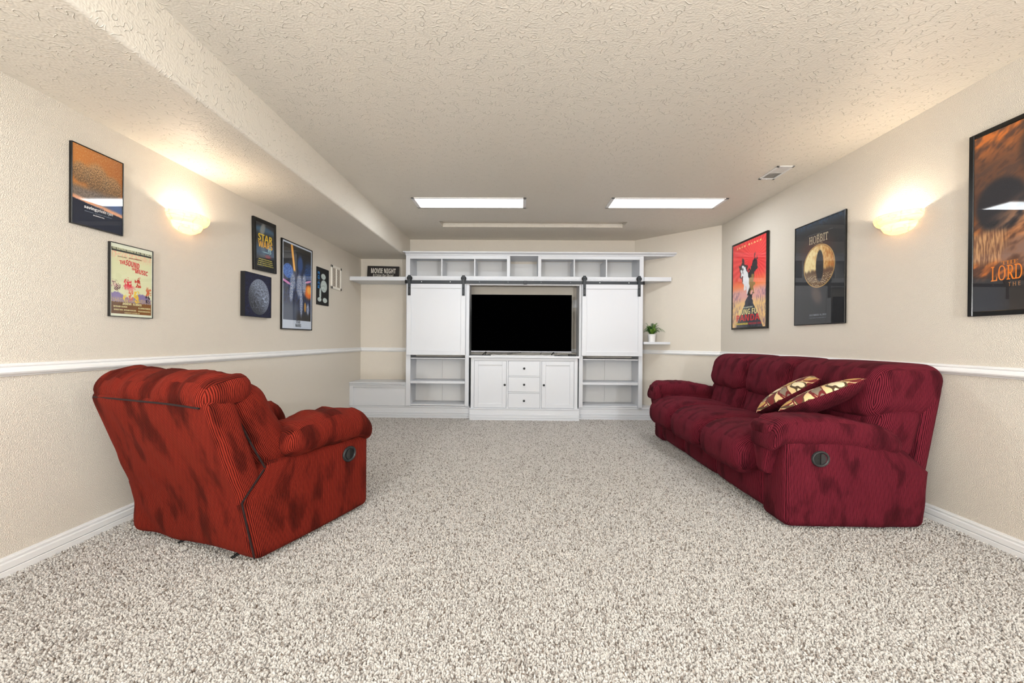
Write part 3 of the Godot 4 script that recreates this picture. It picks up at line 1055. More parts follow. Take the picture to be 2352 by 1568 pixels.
func build_posters() -> void:
	# warm sky over dark ground with soft rounded masses
	var t := picture(240, 360, func(u: float, v: float) -> Color:
		var n := nz(u, v, 60.0) * 0.5
		var c := Color(0.80, 0.50, 0.20).lerp(Color(0.62, 0.36, 0.16), clampf(u * 0.7 + n * 0.5, 0, 1))
		c = c.lerp(Color(0.85, 0.72, 0.58), clampf(nz(u, v * 1.7, 25.0) * 0.9 - 0.05, 0, 0.7))
		for b in [[0.16, 0.66, 0.17, 0.13], [0.47, 0.64, 0.24, 0.20], [0.78, 0.60, 0.20, 0.15]]:
			c = c.lerp(Color(0.34, 0.27, 0.20).lerp(Color(0.78, 0.63, 0.46), clampf(0.45 + nz(u, v, 40.0) * 1.1 + (v - b[1]) * 2.0, 0, 1)), blob(u, v, b[0], b[1], b[2], b[3]) * 0.85)
		c = c.lerp(Color(0.36, 0.34, 0.33).lerp(Color(0.55, 0.52, 0.50), clampf(0.5 + nz(u, v, 30.0), 0, 1)), ss(0.54, 0.44, v) * 0.9)
		c = c.lerp(Color(0.33, 0.42, 0.60), ss(0.45, 0.36, v) * ss(0.3, 0.9, u))
		var edge := 0.325 - u * 0.085 + n * 0.02
		c = c.lerp(Color(0.90, 0.66, 0.52), ss(edge + 0.06, edge + 0.02, v) * ss(edge - 0.02, edge, v))
		c = c.lerp(Color(0.06, 0.09, 0.17).lerp(Color(0.10, 0.15, 0.24), clampf(0.5 + n * 2.0, 0, 1)), ss(edge, edge - 0.012, v))
		return c)
	var o := poster("framed_poster", "small framed poster, orange sky over dark blue, leftmost and highest on the left wall", true, -2.287, 1.929, 0.287, 0.432, 0.018, 0.005, M.frame, t)
	type_on(o, "tom hanks", 0.002, -0.092, 0.055, 0.009, Color(0.35, 0.42, 0.52))
	type_on(o, "saving", -0.043, -0.110, 0.066, 0.022, Color(0.95, 0.95, 0.95), "Droid Sans", 700)
	type_on(o, "private ryan", 0.037, -0.110, 0.088, 0.022, Color(0.92, 0.92, 0.92))
	type_on(o, "edward burns   matt damon   tom sizemore", 0.0, -0.130, 0.15, 0.005, Color(0.5, 0.55, 0.6))
	type_on(o, "the mission is a man.", 0.002, -0.142, 0.062, 0.006, Color(0.9, 0.9, 0.9), "Droid Sans", 700)

	# cream playbill with green band and brown ground
	t = picture(240, 360, func(u: float, v: float) -> Color:
		if u < 0.025 or u > 0.975 or v < 0.035 or v > 0.945:
			return Color(0.90, 0.92, 0.84)
		var c := Color(0.88, 0.90, 0.76).lerp(Color(0.86, 0.87, 0.70), v)
		c = c.lerp(Color(0.93, 0.68, 0.58), clampf(0.5 + nz(u, v, 20.0) * 1.6, 0, 1) * ss(0.74, 0.92, v))
		if v > 0.895:
			return Color(0.11, 0.14, 0.09)
		var hill := 0.30 + 0.035 * sin(u * 11.0) + nz(u, 0.3, 30.0) * 0.02
		c = c.lerp(Color(0.55, 0.50, 0.68), ss(hill + 0.01, hill - 0.01, v))
		c = c.lerp(Color(0.90, 0.78, 0.30), clampf(nz(u, v, 55.0) * 3.0, 0, 0.9) * ss(0.28, 0.24, v))
		c = c.lerp(Color(0.42, 0.30, 0.20).lerp(Color(0.62, 0.38, 0.14), u * 0.6 + nz(u, v, 50.0) * 0.5), ss(0.205, 0.19, v + nz(u, 0.7, 25.0) * 0.012))
		# plain tumbling shapes in place of the drawn figures
		u += nz(u, v, 14.0) * 0.10
		v += nz(u + 5.0, v, 14.0) * 0.07
		c = c.lerp(Color(0.84, 0.16, 0.22), blob(u, v, 0.40, 0.46, 0.075, 0.055, 0.1))
		c = c.lerp(Color(0.90, 0.42, 0.45), blob(u, v, 0.43, 0.40, 0.125, 0.055, 0.12) * clampf(0.65 + nz(u, v, 70.0) * 1.5, 0, 1))
		c = c.lerp(Color(0.86, 0.45, 0.35), blob(u, v, 0.46, 0.29, 0.03, 0.085, 0.15))
		c = c.lerp(Color(0.78, 0.25, 0.18), blob(u, v, 0.64, 0.50, 0.05, 0.065, 0.1))
		c = c.lerp(Color(0.30, 0.20, 0.22) if fmod(u * 26.0 + v * 8.0, 2.0) < 1.0 else Color(0.85, 0.68, 0.66), blob(u, v, 0.14, 0.42, 0.085, 0.05, 0.05))
		c = c.lerp(Color(0.93, 0.78, 0.22), blob(u, v, 0.60, 0.29, 0.045, 0.075, 0.12))
		c = c.lerp(Color(0.90, 0.80, 0.36), blob(u, v, 0.34, 0.26, 0.035, 0.05, 0.12))
		c = c.lerp(Color(0.82, 0.42, 0.26), blob(u, v, 0.90, 0.38, 0.05, 0.05, 0.12))
		c = c.lerp(Color(0.22, 0.16, 0.26), blob(u, v, 0.90, 0.27, 0.035, 0.065, 0.12))
		return c)
	o = poster("framed_poster", "small cream framed poster with red title, below and right of the orange sky one", true, -2.492, 1.451, 0.282, 0.432, 0.018, 0.004, M.frame_brown, t)
	type_on(o, "THE HAPPIEST SOUND IN ALL THE WORLD", 0.0, 0.184, 0.255, 0.013, Color(0.85, 0.86, 0.72), "Droid Serif", 700)
	type_on(o, "ROBERT WISE", -0.065, 0.139, 0.055, 0.005, Color(0.45, 0.40, 0.30))
	type_on(o, "RODGERS & HAMMERSTEIN'S", 0.02, 0.141, 0.085, 0.006, Color(0.62, 0.36, 0.28))
	type_on(o, "THE", -0.063, 0.108, 0.036, 0.022, Color(0.80, 0.10, 0.17), "Droid Sans", 700, 0.10)
	type_on(o, "SOUND", 0.002, 0.106, 0.088, 0.034, Color(0.80, 0.10, 0.17), "Droid Sans", 700, -0.12)
	type_on(o, "OF", 0.008, 0.079, 0.022, 0.014, Color(0.80, 0.10, 0.17), "Droid Sans", 700, -0.1)
	type_on(o, "MUSIC", 0.062, 0.068, 0.085, 0.028, Color(0.80, 0.10, 0.17), "Droid Sans", 700, -0.08)
	type_on(o, "ANDREWS   PLUMMER", 0.0, -0.137, 0.125, 0.013, Color(0.88, 0.86, 0.66), "Droid Serif", 700)
	type_on(o, "RICHARD HAYDN", -0.075, -0.155, 0.085, 0.009, Color(0.85, 0.82, 0.62), "Droid Serif", 700)
	type_on(o, "ELEANOR PARKER", 0.082, -0.157, 0.085, 0.010, Color(0.85, 0.82, 0.62), "Droid Serif", 700)
	type_on(o, "ROBERT WISE   RICHARD RODGERS", -0.045, -0.174, 0.14, 0.008, Color(0.85, 0.82, 0.62), "Droid Serif", 700)
	type_on(o, "OSCAR HAMMERSTEIN II", 0.082, -0.176, 0.085, 0.008, Color(0.85, 0.82, 0.62), "Droid Serif", 700)
	type_on(o, "ERNEST LEHMAN", 0.0, -0.190, 0.10, 0.007, Color(0.80, 0.76, 0.56), "Droid Serif", 700)

	# night blue sheet with yellow lettering, in a wide black frame
	t = picture(200, 320, func(u: float, v: float) -> Color:
		var c := Color(0.03, 0.035, 0.06)
		c = c.lerp(Color(0.20, 0.36, 0.48), blob(u, v, 0.45, 0.78, 0.75, 0.16, 0.3) * ss(0.70, 0.86, v))
		c = c.lerp(Color(0.20, 0.33, 0.46), ss(0.62, 0.42, v) * ss(0.16, 0.34, v) * 0.9)
		c = c.lerp(Color(0.62, 0.62, 0.60), blob(u + (0.85 - v) * 0.5, v, 0.36, 0.86, 0.13, 0.16, 0.4) * 0.8)
		c = c.lerp(Color(0.50, 0.56, 0.60), blob(u + (v - 0.45) * 0.35, v, 0.36, 0.47, 0.12, 0.16, 0.5) * 0.5)
		for k in 3:
			var lu := 0.74 + 0.07 * sin(v * 38.0 + k * 2.0)
			c = c.lerp(Color(0.72, 0.88, 0.90), blob(u, v, lu, 0.42 + k * 0.03, 0.025, 0.10, 0.4) * 0.9)
		c = c.lerp(Color(0.66, 0.84, 0.88), blob(u, v, 0.55, 0.355, 0.20, 0.012, 0.5) * 0.8)
		c = c.lerp(Color(0.72, 0.20, 0.20), blob(u, v, 0.64, 0.265, 0.18, 0.045, 0.35) * clampf(0.6 + sin(v * 240.0) * 0.5, 0, 1))
		c = c.lerp(Color(0.45, 0.48, 0.50), blob(u, v, 0.35, 0.265, 0.2, 0.035, 0.4) * clampf(sin(v * 240.0), 0, 1) * 0.8)
		return c)
	o = poster("framed_poster", "framed poster with yellow lettering in a wide black frame, above the moon canvas", true, -3.812, 1.968, 0.345, 0.472, 0.022, 0.036, M.frame, t, true, 0.03)
	type_on(o, "STAR", 0.003, 0.070, 0.215, 0.062, Color(0.93, 0.78, 0.10), "Droid Sans", 700, -0.02)
	type_on(o, "WARS", 0.003, 0.008, 0.215, 0.058, Color(0.92, 0.68, 0.08), "Droid Sans", 700, -0.02)
	var ln := ["During the battle, Rebel spies", "managed to steal secret plans", "to  the  Empire's  ultimate", "weapon, the DEATH STAR, an"]
	for i in 4:
		type_on(o, ln[i], 0.0, -0.128 - i * 0.018, 0.20 + i * 0.015, 0.0125, Color(0.84, 0.80, 0.36), "Droid Sans", 700)

	# canvas print: a plain grey cratered moon on navy
	t = picture(256, 256, func(u: float, v: float) -> Color:
		var c := Color(0.035, 0.04, 0.14).lerp(Color(0.05, 0.07, 0.22), 0.5 + nz(u, v, 12.0))
		if nz(u, v, 220.0) > 0.60:
			c = Color(0.55, 0.62, 0.85)
		var d := Vector2((u - 0.54) / 0.40, (v - 0.47) / 0.42)
		var r := d.length()
		if r < 1.0:
			var nn := sqrt(1.0 - r * r)
			var q := d / (nn + 0.7)
			var g := 0.62 + 0.35 * nz(q.x, q.y, 10.0) + 0.30 * nz(u, v, 60.0)
			for k in 14:
				var cr := Vector2(sin(k * 2.4) * 0.55, cos(k * 4.1 + 0.5) * 0.55)
				var cd := (q - cr).length() / (0.05 + 0.05 * (k % 3))
				g += 0.16 * (ss(1.25, 1.0, cd) * ss(0.75, 1.0, cd)) - 0.07 * ss(0.95, 0.6, cd)
			g *= 0.50 + 0.55 * ss(-0.8, 0.4, d.y * 0.7 + d.x * 0.6)
			c = Color(0.70, 0.75, 0.86) * clampf(g, 0.10, 1.15)
			c.a = 1.0
		return c)
	o = poster("canvas_print", "square navy canvas of a grey cratered moon, without a frame", true, -3.683, 1.496, 0.378, 0.382, 0.040, 0.0012, paint(Color(0.02, 0.02, 0.05), 0.7), t, false)

	# tall montage sheet with white border
	t = picture(240, 400, func(u: float, v: float) -> Color:
		if u < 0.03 or u > 0.97 or v > 0.98 or v < 0.10:
			return Color(0.80, 0.84, 0.90)
		var c := Color(0.07, 0.065, 0.07).lerp(Color(0.10, 0.17, 0.36), ss(0.80, 0.62, v) * clampf(0.75 + nz(u, v, 18.0), 0, 1))
		c = c.lerp(Color(0.30, 0.34, 0.42), ss(0.38, 0.22, v) * ss(0.62, 0.45, u))
		c = c.lerp(Color(0.12, 0.11, 0.12), ss(0.24, 0.14, v) * ss(0.40, 0.55, u))
		var beam := absf(u - (0.30 + (0.95 - v) * 0.32))
		c = c.lerp(Color(0.95, 0.48, 0.12).lerp(Color(1.0, 0.80, 0.30), ss(0.05, 0.0, beam)), ss(0.055, 0.02, beam) * ss(0.66, 0.70, v))
		c = c.lerp(Color(0.18, 0.34, 0.68).lerp(Color(0.42, 0.60, 0.86), clampf(0.4 + nz(u, v, 30.0) * 1.4, 0, 1)), blob(u, v, 0.18, 0.665, 0.16, 0.085, 0.06))
		c = c.lerp(Color(0.22, 0.40, 0.70), blob(u, v, 0.58, 0.78, 0.10, 0.10, 0.4) * 0.7)
		c = c.lerp(Color(0.16, 0.36, 0.64), blob(u, v, 0.88, 0.70, 0.16, 0.13, 0.4) * clampf(0.6 + nz(u, v, 50.0) * 2.0, 0, 1))
		c = c.lerp(Color(0.93, 0.45, 0.12).lerp(Color(1, 0.72, 0.3), blob(u, v, 0.90, 0.49, 0.08, 0.05, 0.6)), blob(u, v, 0.90, 0.47, 0.17, 0.09, 0.35))
		c = c.lerp(Color(0.88, 0.58, 0.80), blob(u, v + u * 0.16, 0.12, 0.555, 0.17, 0.016, 0.3))
		c = c.lerp(Color(0.90, 0.60, 0.75), blob(u, v - u * 0.16, 0.86, 0.455, 0.13, 0.014, 0.3))
		# pale upright smears
		for b in [[0.33, 0.55, 0.09, 0.10], [0.55, 0.52, 0.10, 0.14], [0.72, 0.55, 0.07, 0.12], [0.62, 0.32, 0.05, 0.17], [0.28, 0.42, 0.06, 0.10], [0.86, 0.25, 0.05, 0.07]]:
			c = c.lerp(Color(0.42, 0.52, 0.70).lerp(Color(0.86, 0.86, 0.88), clampf(0.5 + nz(u, v, 42.0) * 1.8, 0, 1)), blob(u, v, b[0], b[1], b[2], b[3], 0.35) * 0.85)
		c = c.lerp(Color(0.75, 0.56, 0.24), blob(u, v, 0.76, 0.27, 0.035, 0.06, 0.3))
		return c)
	o = poster("framed_poster", "tall dark blue framed poster with white border, largest on the left wall", true, -4.390, 1.662, 0.612, 0.910, 0.020, 0.012, M.frame, t)
	type_on(o, "STAR", 0.01, -0.372, 0.085, 0.030, Color(0.15, 0.16, 0.20), "Droid Sans", 700)
	type_on(o, "WARS", 0.01, -0.408, 0.115, 0.034, Color(0.15, 0.16, 0.20), "Droid Sans", 700)

	# small black panel with pale brushed shapes
	t = picture(160, 240, func(u: float, v: float) -> Color:
		var c := Color(0.04, 0.035, 0.045)
		for b in [[0.56, 0.78, 0.20, 0.08], [0.60, 0.52, 0.28, 0.17], [0.30, 0.30, 0.08, 0.16], [0.24, 0.14, 0.16, 0.06], [0.70, 0.14, 0.19, 0.07]]:
			c = c.lerp(Color(0.52, 0.57, 0.57).lerp(Color(0.84, 0.88, 0.86), clampf(0.6 + nz(u * 3.0, v * 0.6, 24.0) * 1.6, 0, 1)), blob(u, v, b[0], b[1], b[2], b[3], 0.12))
		return c)
	o = poster("wall_panel", "small unframed black panel with pale grey shapes, beside the wall vent", true, -4.970, 1.740, 0.303, 0.443, 0.012, 0.0012, paint(Color(0.03, 0.03, 0.03), 0.6), t, false)
	type_on(o, "R2-D2", -0.102, 0.072, 0.20, 0.045, Color(0.12, 0.50, 0.78), "Droid Sans", 700, PI / 2)

	# right wall, far: red sunburst over a dark hill
	t = picture(240, 360, func(u: float, v: float) -> Color:
		var a := atan2(v - 0.78, (u - 0.66) * 0.68)
		var ray := 0.5 + 0.5 * sin(a * 34.0)
		var c := Color(0.86, 0.13, 0.16).lerp(Color(0.96, 0.32, 0.30), ray * 0.7)
		c = c.lerp(Color(0.95, 0.52, 0.30), ss(0.66, 0.46, v))
		c = c.lerp(Color(0.88, 0.70, 0.72), ss(0.50, 0.40, v) * 0.8)
		c = c.lerp(Color(0.95, 0.80, 0.52), ss(0.36, 0.27, v) * 0.9)
		c = c.lerp(Color(0.50, 0.38, 0.48), clampf(nz(u * 2.4, v * 0.7, 14.0) * 2.4, 0, 0.8) * ss(0.46, 0.40, v) * ss(0.18, 0.30, absf(u - 0.5)))
		# plain pale and dark ovals in place of the figure
		var wu := u + nz(u, v, 9.0) * 0.10
		var wv := v + nz(u + 3.0, v, 9.0) * 0.07
		c = c.lerp(Color(0.13, 0.13, 0.15), blob(wu + (wv - 0.55) * 0.5, wv, 0.42, 0.62, 0.13, 0.17, 0.12))
		c = c.lerp(Color(0.13, 0.13, 0.15), blob(wu - (wv - 0.60) * 0.6, wv, 0.60, 0.66, 0.09, 0.14, 0.12))
		c = c.lerp(Color(0.90, 0.90, 0.91), blob(wu + (wv - 0.55) * 0.45, wv, 0.42, 0.56, 0.10, 0.15, 0.12))
		c = c.lerp(Color(0.60, 0.48, 0.28), blob(wu, wv, 0.60, 0.50, 0.07, 0.10, 0.15))
		c = c.lerp(Color(0.13, 0.13, 0.14), blob(wu, wv, 0.55, 0.38, 0.05, 0.07, 0.15))
		var top := 0.335 - 1.15 * pow(absf(u - 0.52), 1.35) + (0.03 if absf(u - 0.52) < 0.12 else 0.0)
		c = c.lerp(Color(0.17, 0.18, 0.22).lerp(Color(0.25, 0.27, 0.34), clampf(0.5 + nz(u * 2.0, v, 14.0), 0, 1)), ss(top + 0.006, top - 0.006, v))
		return c)
	o = poster("framed_poster", "tall red sunburst framed poster, farthest on the right wall", false, -4.700, 1.770, 0.712, 1.022, 0.026, 0.022, M.frame, t)
	type_on(o, "J A C K   B L A C K", 0.0, 0.440, 0.50, 0.024, Color(0.95, 0.86, 0.55), "Droid Sans", 700)
	type_on(o, "DREAMWORKS", -0.01, -0.263, 0.20, 0.016, Color(0.85, 0.88, 0.78))
	type_on(o, "KUNG FU", -0.01, -0.312, 0.36, 0.062, Color(0.95, 0.90, 0.62), "Droid Sans", 700, 0.0)
	type_on(o, "PANDA", -0.01, -0.380, 0.47, 0.072, Color(0.83, 0.15, 0.17), "Droid Sans", 700)
	type_on(o, "PANDAMONIUM", -0.13, -0.448, 0.25, 0.022, Color(0.90, 0.80, 0.25), "Droid Sans", 700)
	type_on(o, "AWESOME 2008", 0.13, -0.448, 0.24, 0.022, Color(0.72, 0.14, 0.18), "Droid Sans", 700)

	# right wall, middle: dark slate with a golden round opening
	t = picture(240, 360, func(u: float, v: float) -> Color:
		var c := Color(0.10, 0.105, 0.13).lerp(Color(0.055, 0.06, 0.08), ss(0.5, 0.0, v))
		c = c.lerp(Color(0.14, 0.26, 0.38), ss(0.90, 1.0, v) * clampf(0.7 + nz(u, v, 20.0), 0, 1))
		c = c.lerp(Color(0.34, 0.12, 0.08), blob(u, v, 0.45, 0.72, 0.30, 0.13, 0.7) * 0.7)
		var d := Vector2((u - 0.51) / 0.31, (v - 0.56) / 0.205).length()
		if d < 1.0:
			var g := Color(0.95, 0.88, 0.66).lerp(Color(0.70, 0.42, 0.13), clampf((u - 0.35) * 1.8 + nz(u, v, 16.0) * 0.5, 0, 1))
			g = g.lerp(Color(0.30, 0.19, 0.13), ss(0.54, 0.50, v + nz(u, 0.2, 14.0) * 0.03) * 0.8)
			g = g.lerp(Color(0.85, 0.80, 0.66), clampf(nz(u, v * 2.5, 30.0) * 2.2, 0, 1) * ss(0.50, 0.46, v))
			c = c.lerp(g, ss(1.0, 0.94, d))
		c = c.lerp(Color(0.78, 0.62, 0.36), ss(0.035, 0.012, absf(d - 1.0)))
		# a plain standing stone
		c = c.lerp(Color(0.13, 0.11, 0.12), blob(u, v, 0.53, 0.56, 0.075, 0.15, 0.08))
		c = c.lerp(Color(0.62, 0.50, 0.42), blob(u - (0.30 - v) * 0.5, v, 0.46, 0.28, 0.10, 0.09, 0.6) * 0.45)
		return c)
	o = poster("framed_poster", "dark slate framed poster with a golden circle, between the red poster and the sconce", false, -3.630, 1.726, 0.604, 0.912, 0.018, 0.009, M.frame, t)
	type_on(o, "FROM THE DIRECTOR OF THE LORD OF THE RINGS TRILOGY", 0.02, 0.340, 0.30, 0.008, Color(0.35, 0.36, 0.38))
	type_on(o, "THE", 0.0, 0.330, 0.03, 0.008, Color(0.70, 0.66, 0.56), "Droid Serif", 400)
	type_on(o, "HOBBIT", 0.0, 0.292, 0.225, 0.066, Color(0.80, 0.74, 0.62), "Droid Serif", 400)
	type_on(o, "AN UNEXPECTED JOURNEY", 0.0, 0.247, 0.11, 0.009, Color(0.62, 0.55, 0.44), "Droid Serif", 400)
	type_on(o, "DECEMBER 14, 2012", 0.0, -0.372, 0.20, 0.018, Color(0.55, 0.58, 0.62), "Droid Serif", 400)
	type_on(o, "IN 3D, REAL D 3D AND IMAX 3D", 0.0, -0.396, 0.20, 0.008, Color(0.42, 0.45, 0.50))

	# right wall, near: burnt orange and umber, cut by the edge of the view
	t = picture(280, 400, func(u: float, v: float) -> Color:
		var n := nz((u + v * 0.4) * 0.6, (v - u * 0.45) * 1.6, 9.0)
		var c := Color(0.36, 0.23, 0.17).lerp(Color(0.86, 0.48, 0.18), clampf(0.42 + n * 1.3 + (v - 0.6) * 0.5, 0, 1))
		c = c.lerp(Color(0.30, 0.22, 0.20), ss(0.98, 0.78, v) * ss(0.40, 0.62, v) * clampf(0.6 + n, 0, 0.9))
		c = c.lerp(Color(0.90, 0.52, 0.16), blob(u, v, 0.62, 0.80, 0.17, 0.13, 0.25) * clampf(0.75 + n, 0, 1))
		c = c.lerp(Color(0.17, 0.14, 0.13), blob(u, v, 0.46, 0.86, 0.13, 0.17, 0.3) * 0.85)
		c = c.lerp(Color(0.12, 0.13, 0.17), blob(u, v, 0.20, 0.58, 0.18, 0.15, 0.15) * 0.95)
		c = c.lerp(Color(0.80, 0.58, 0.42), blob(u, v, 0.52, 0.46, 0.30, 0.13, 0.6) * clampf(0.55 + n * 1.2, 0, 1))
		c = c.lerp(Color(0.50, 0.34, 0.25).lerp(Color(0.78, 0.60, 0.42), clampf(0.5 + nz(u * 4.0, v * 0.6, 14.0) * 1.5, 0, 1)), ss(0.48, 0.42, v) * ss(0.24, 0.30, v) * ss(0.30, 0.18, u))
		c = c.lerp(Color(0.55, 0.42, 0.36), blob(u, v, 0.33, 0.30, 0.13, 0.09, 0.25) * clampf(0.7 + n, 0, 1))
		c = c.lerp(Color(0.14, 0.12, 0.12), ss(0.22, 0.16, v + n * 0.02))
		c = c.lerp(Color(0.10, 0.13, 0.20), ss(0.20, 0.10, v) * ss(0.30, 0.14, u) * 0.6)
		return c)
	o = poster("framed_poster", "large burnt orange framed poster, nearest on the right wall, beside the sconce", false, -2.066, 1.786, 0.712, 1.034, 0.028, 0.027, M.frame, t)
	type_on(o, "THE", -0.155, -0.238, 0.075, 0.020, Color(0.75, 0.45, 0.15), "Droid Serif", 700)
	type_on(o, "LORD OF THE RINGS", 0.02, -0.290, 0.52, 0.080, Color(0.90, 0.50, 0.10), "Droid Serif", 400)
	type_on(o, "T H E   R E T U R N   O F   T H E   K I N G", 0.05, -0.355, 0.42, 0.022, Color(0.62, 0.42, 0.22))


# ---------------------------------------------------------------- seating

func wrinkle(p: Vector3, amp: float, s := Vector3(6, 6, 6)) -> float:
	return amp * (noise.get_noise_3d(p.x * s.x, p.y * s.y, p.z * s.z) + 0.5 * noise.get_noise_3d(p.x * s.x * 2.3 + 9.0, p.y * s.y * 2.3, p.z * s.z * 2.3))


func recline_handle(parent: Node3D, at: Vector3, out: Vector3) -> void:
	var st := tool()
	lathe(st, [Vector2(0.031, 0.0), Vector2(0.046, -0.004), Vector2(0.048, 0.004), Vector2(0.045, 0.010), Vector2(0.039, 0.011), Vector2(0.034, 0.007), Vector2(0.033, 0.0)], at, out, 32, 0, TAU, Vector3.UP, 1.12)
	var h := put("recline_handle", st.commit(), M.grey_plastic, parent)
	st = tool()
	lathe(st, [Vector2(0.036, 0.0), Vector2(0.036, 0.0025), Vector2(0.0, 0.0025)], at, out, 32, 0, TAU, Vector3.UP, 1.12)
	put("recess", st.commit(), M.plastic, h)
	st = tool()
	var pts := PackedVector2Array()
	for i in 13:
		var a := -PI / 2 + PI * i / 12.0
		pts.append(Vector2(0.032 * cos(a), 0.031 * sin(a)))
	prism(st, pts, at + out * (0.0027 if out.x > 0 else 0.0077), Vector3(0, 0, -1), Vector3.UP, 0.005)
	put("paddle", st.commit(), paint(Color(0.13, 0.13, 0.135), 0.45), h)


func build_sofa() -> void:
	# local x runs along the sofa towards the camera, z is its front, towards the middle of the room
	var so := thing("reclining_sofa", "three seat burgundy corduroy reclining sofa along the right wall", "sofa", Vector3(2.10, 0, -3.625), -PI / 2)
	var m: Material = M.sofa
	var back_line := [Vector2(0.02, -0.315), Vector2(0.34, -0.40), Vector2(0.90, -0.505)]
	# outer back
	put("back_shell", cushion(Vector3(1.10, 0.42, 0.05), 0.048, 0, func(p: Vector3) -> Vector3:
		var y := p.y + 0.445
		return Vector3(p.x, y, line(back_line, y) + 0.05 + p.z)), m, so)
	for s in [-1.0, 1.0]:
		# arm body
		put("arm_body", cushion(Vector3(0.125, 0.265, 0.42), 0.045, 2, func(p: Vector3) -> Vector3:
			var y := p.y + 0.285
			var z := p.z + 0.09
			var w := ss(0.05, -0.33, z)
			z += w * line([Vector2(0.0, 0.02), Vector2(0.36, -0.015), Vector2(0.46, 0.07), Vector2(0.56, 0.22)], y)
			y -= ss(-0.05, -0.33, z) * 0.05 * ss(0.3, 0.55, y)
			var x := p.x + signf(p.x) * 0.012 * (1.0 - pow(absf(p.z) / 0.42, 2)) + wrinkle(Vector3(p.x, y, z) + Vector3(s, 0, 0), 0.004, Vector3(2, 5, 6))
			return Vector3(s * 1.045 + x, y, z)), m, so)
		# padded arm top: high at the front, sinking towards the back
		put("arm_pad", cushion(Vector3(0.145, 0.075, 0.395), 0.07, 2, func(p: Vector3) -> Vector3:
			var z := p.z + 0.205
			var t := (z + 0.19) / 0.79
			var y := p.y * (1.0 + 0.18 * sin(t * PI)) + 0.585
			y -= 0.055 * ss(0.30, -0.20, z) + 0.03 * ss(-0.05, -0.2, z)
			y -= 0.085 * ss(0.50, 0.62, z)
			y += wrinkle(Vector3(p.x, p.y, z) + Vector3(s * 3, 0, 0), 0.005, Vector3(7, 3, 12))
			return Vector3(s * 1.055 + p.x * (1.0 - 0.12 * ss(0.0, -0.2, z)), y, z)), m, so)
		# front of the arm: a tapering roll under the pad
		put("arm_front", cushion(Vector3(0.115, 0.17, 0.05), 0.045, 0, func(p: Vector3) -> Vector3:
			var t := (p.y + 0.17) / 0.34
			var w := lerpf(0.35, 1.0, ss(0.0, 0.85, t))
			return Vector3(s * 1.03 - s * 0.03 * (1.0 - t) + p.x * w, 0.46 + p.y, 0.515 + p.z + 0.03 * t + wrinkle(p + Vector3(s, 2, 0), 0.006, Vector3(10, 14, 4)) * t)), m, so)
	var xs := [-0.985, -0.365, 0.265, 0.905]
	for i in 3:
		var cx: float = (xs[i] + xs[i + 1]) / 2.0
		var hw: float = (xs[i + 1] - xs[i]) / 2.0
		put("seat_cushion", cushion(Vector3(hw + 0.004, 0.125, 0.36), 0.115, 0, func(p: Vector3) -> Vector3:
			var z := p.z + 0.28
			var e := 1.0 - pow(absf(p.x) / hw, 3.0)
			var y := p.y + 0.385 + 0.022 * e * signf(maxf(p.y, 0.0))
			y -= 0.045 * ss(0.40, 0.64, z) + 0.03 * ss(0.3, -0.05, z)
			z += 0.02 * e * ss(0.3, 0.6, z)
			y += wrinkle(Vector3(p.x + i, p.y, z), 0.007, Vector3(5, 3, 14)) * ss(0.2, 0.5, z)
			return Vector3(cx + p.x, y, z)), m, so)
		put("footrest_panel", cushion(Vector3(hw - 0.003, 0.13, 0.05), 0.045, 0, func(p: Vector3) -> Vector3:
			var e := 1.0 - pow(absf(p.x) / hw, 4.0)
			return Vector3(cx + p.x, 0.165 + p.y, 0.435 + p.z + 0.03 * e * (1.0 - pow(p.y / 0.14, 2.0)) * signf(maxf(p.z, 0.0)) + wrinkle(p + Vector3(i * 2, 5, 0), 0.003))), m, so)
		var bl: float = [-1.06, -0.365, 0.265][i]
		var br: float = [-0.365, 0.265, 1.10][i]
		var bc := (bl + br) / 2.0
		var bw := (br - bl) / 2.0
		put("lumbar_cushion", cushion(Vector3(bw + 0.003, 0.19, 0.155), 0.11, 0, func(p: Vector3) -> Vector3:
			var y := p.y + 0.55
			var e := 1.0 - pow(absf(p.x) / bw, 3.0)
			var z := p.z - 0.19 - 0.30 * (y - 0.45) + 0.035 * e * ss(-0.05, 0.13, p.z)
			z += wrinkle(Vector3(p.x + i * 4, y, 1), 0.007, Vector3(6, 7, 3)) * ss(0.0, 0.1, p.z)
			return Vector3(bc + p.x, y, z)), m, so)
		put("head_cushion", cushion(Vector3(bw + 0.003, 0.165, 0.225), 0.115, 0, func(p: Vector3) -> Vector3:
			var y := p.y + 0.815
			var e := 1.0 - pow(absf(p.x) / bw, 3.0)
			y -= 0.035 * e * ss(0.0, -0.16, p.y)
			y += 0.008 * e
			var z := p.z - 0.295 - 0.22 * (y - 0.80) + 0.02 * e * ss(0.0, 0.18, p.z)
			z = maxf(z, -0.512)
			z += wrinkle(Vector3(p.x + i * 4, y, 7), 0.007, Vector3(5, 6, 4)) * ss(-0.05, 0.1, p.z)
			return Vector3(bc + p.x, y, z)), m, so)
	recline_handle(so, Vector3(1.178, 0.432, 0.315), Vector3.RIGHT)


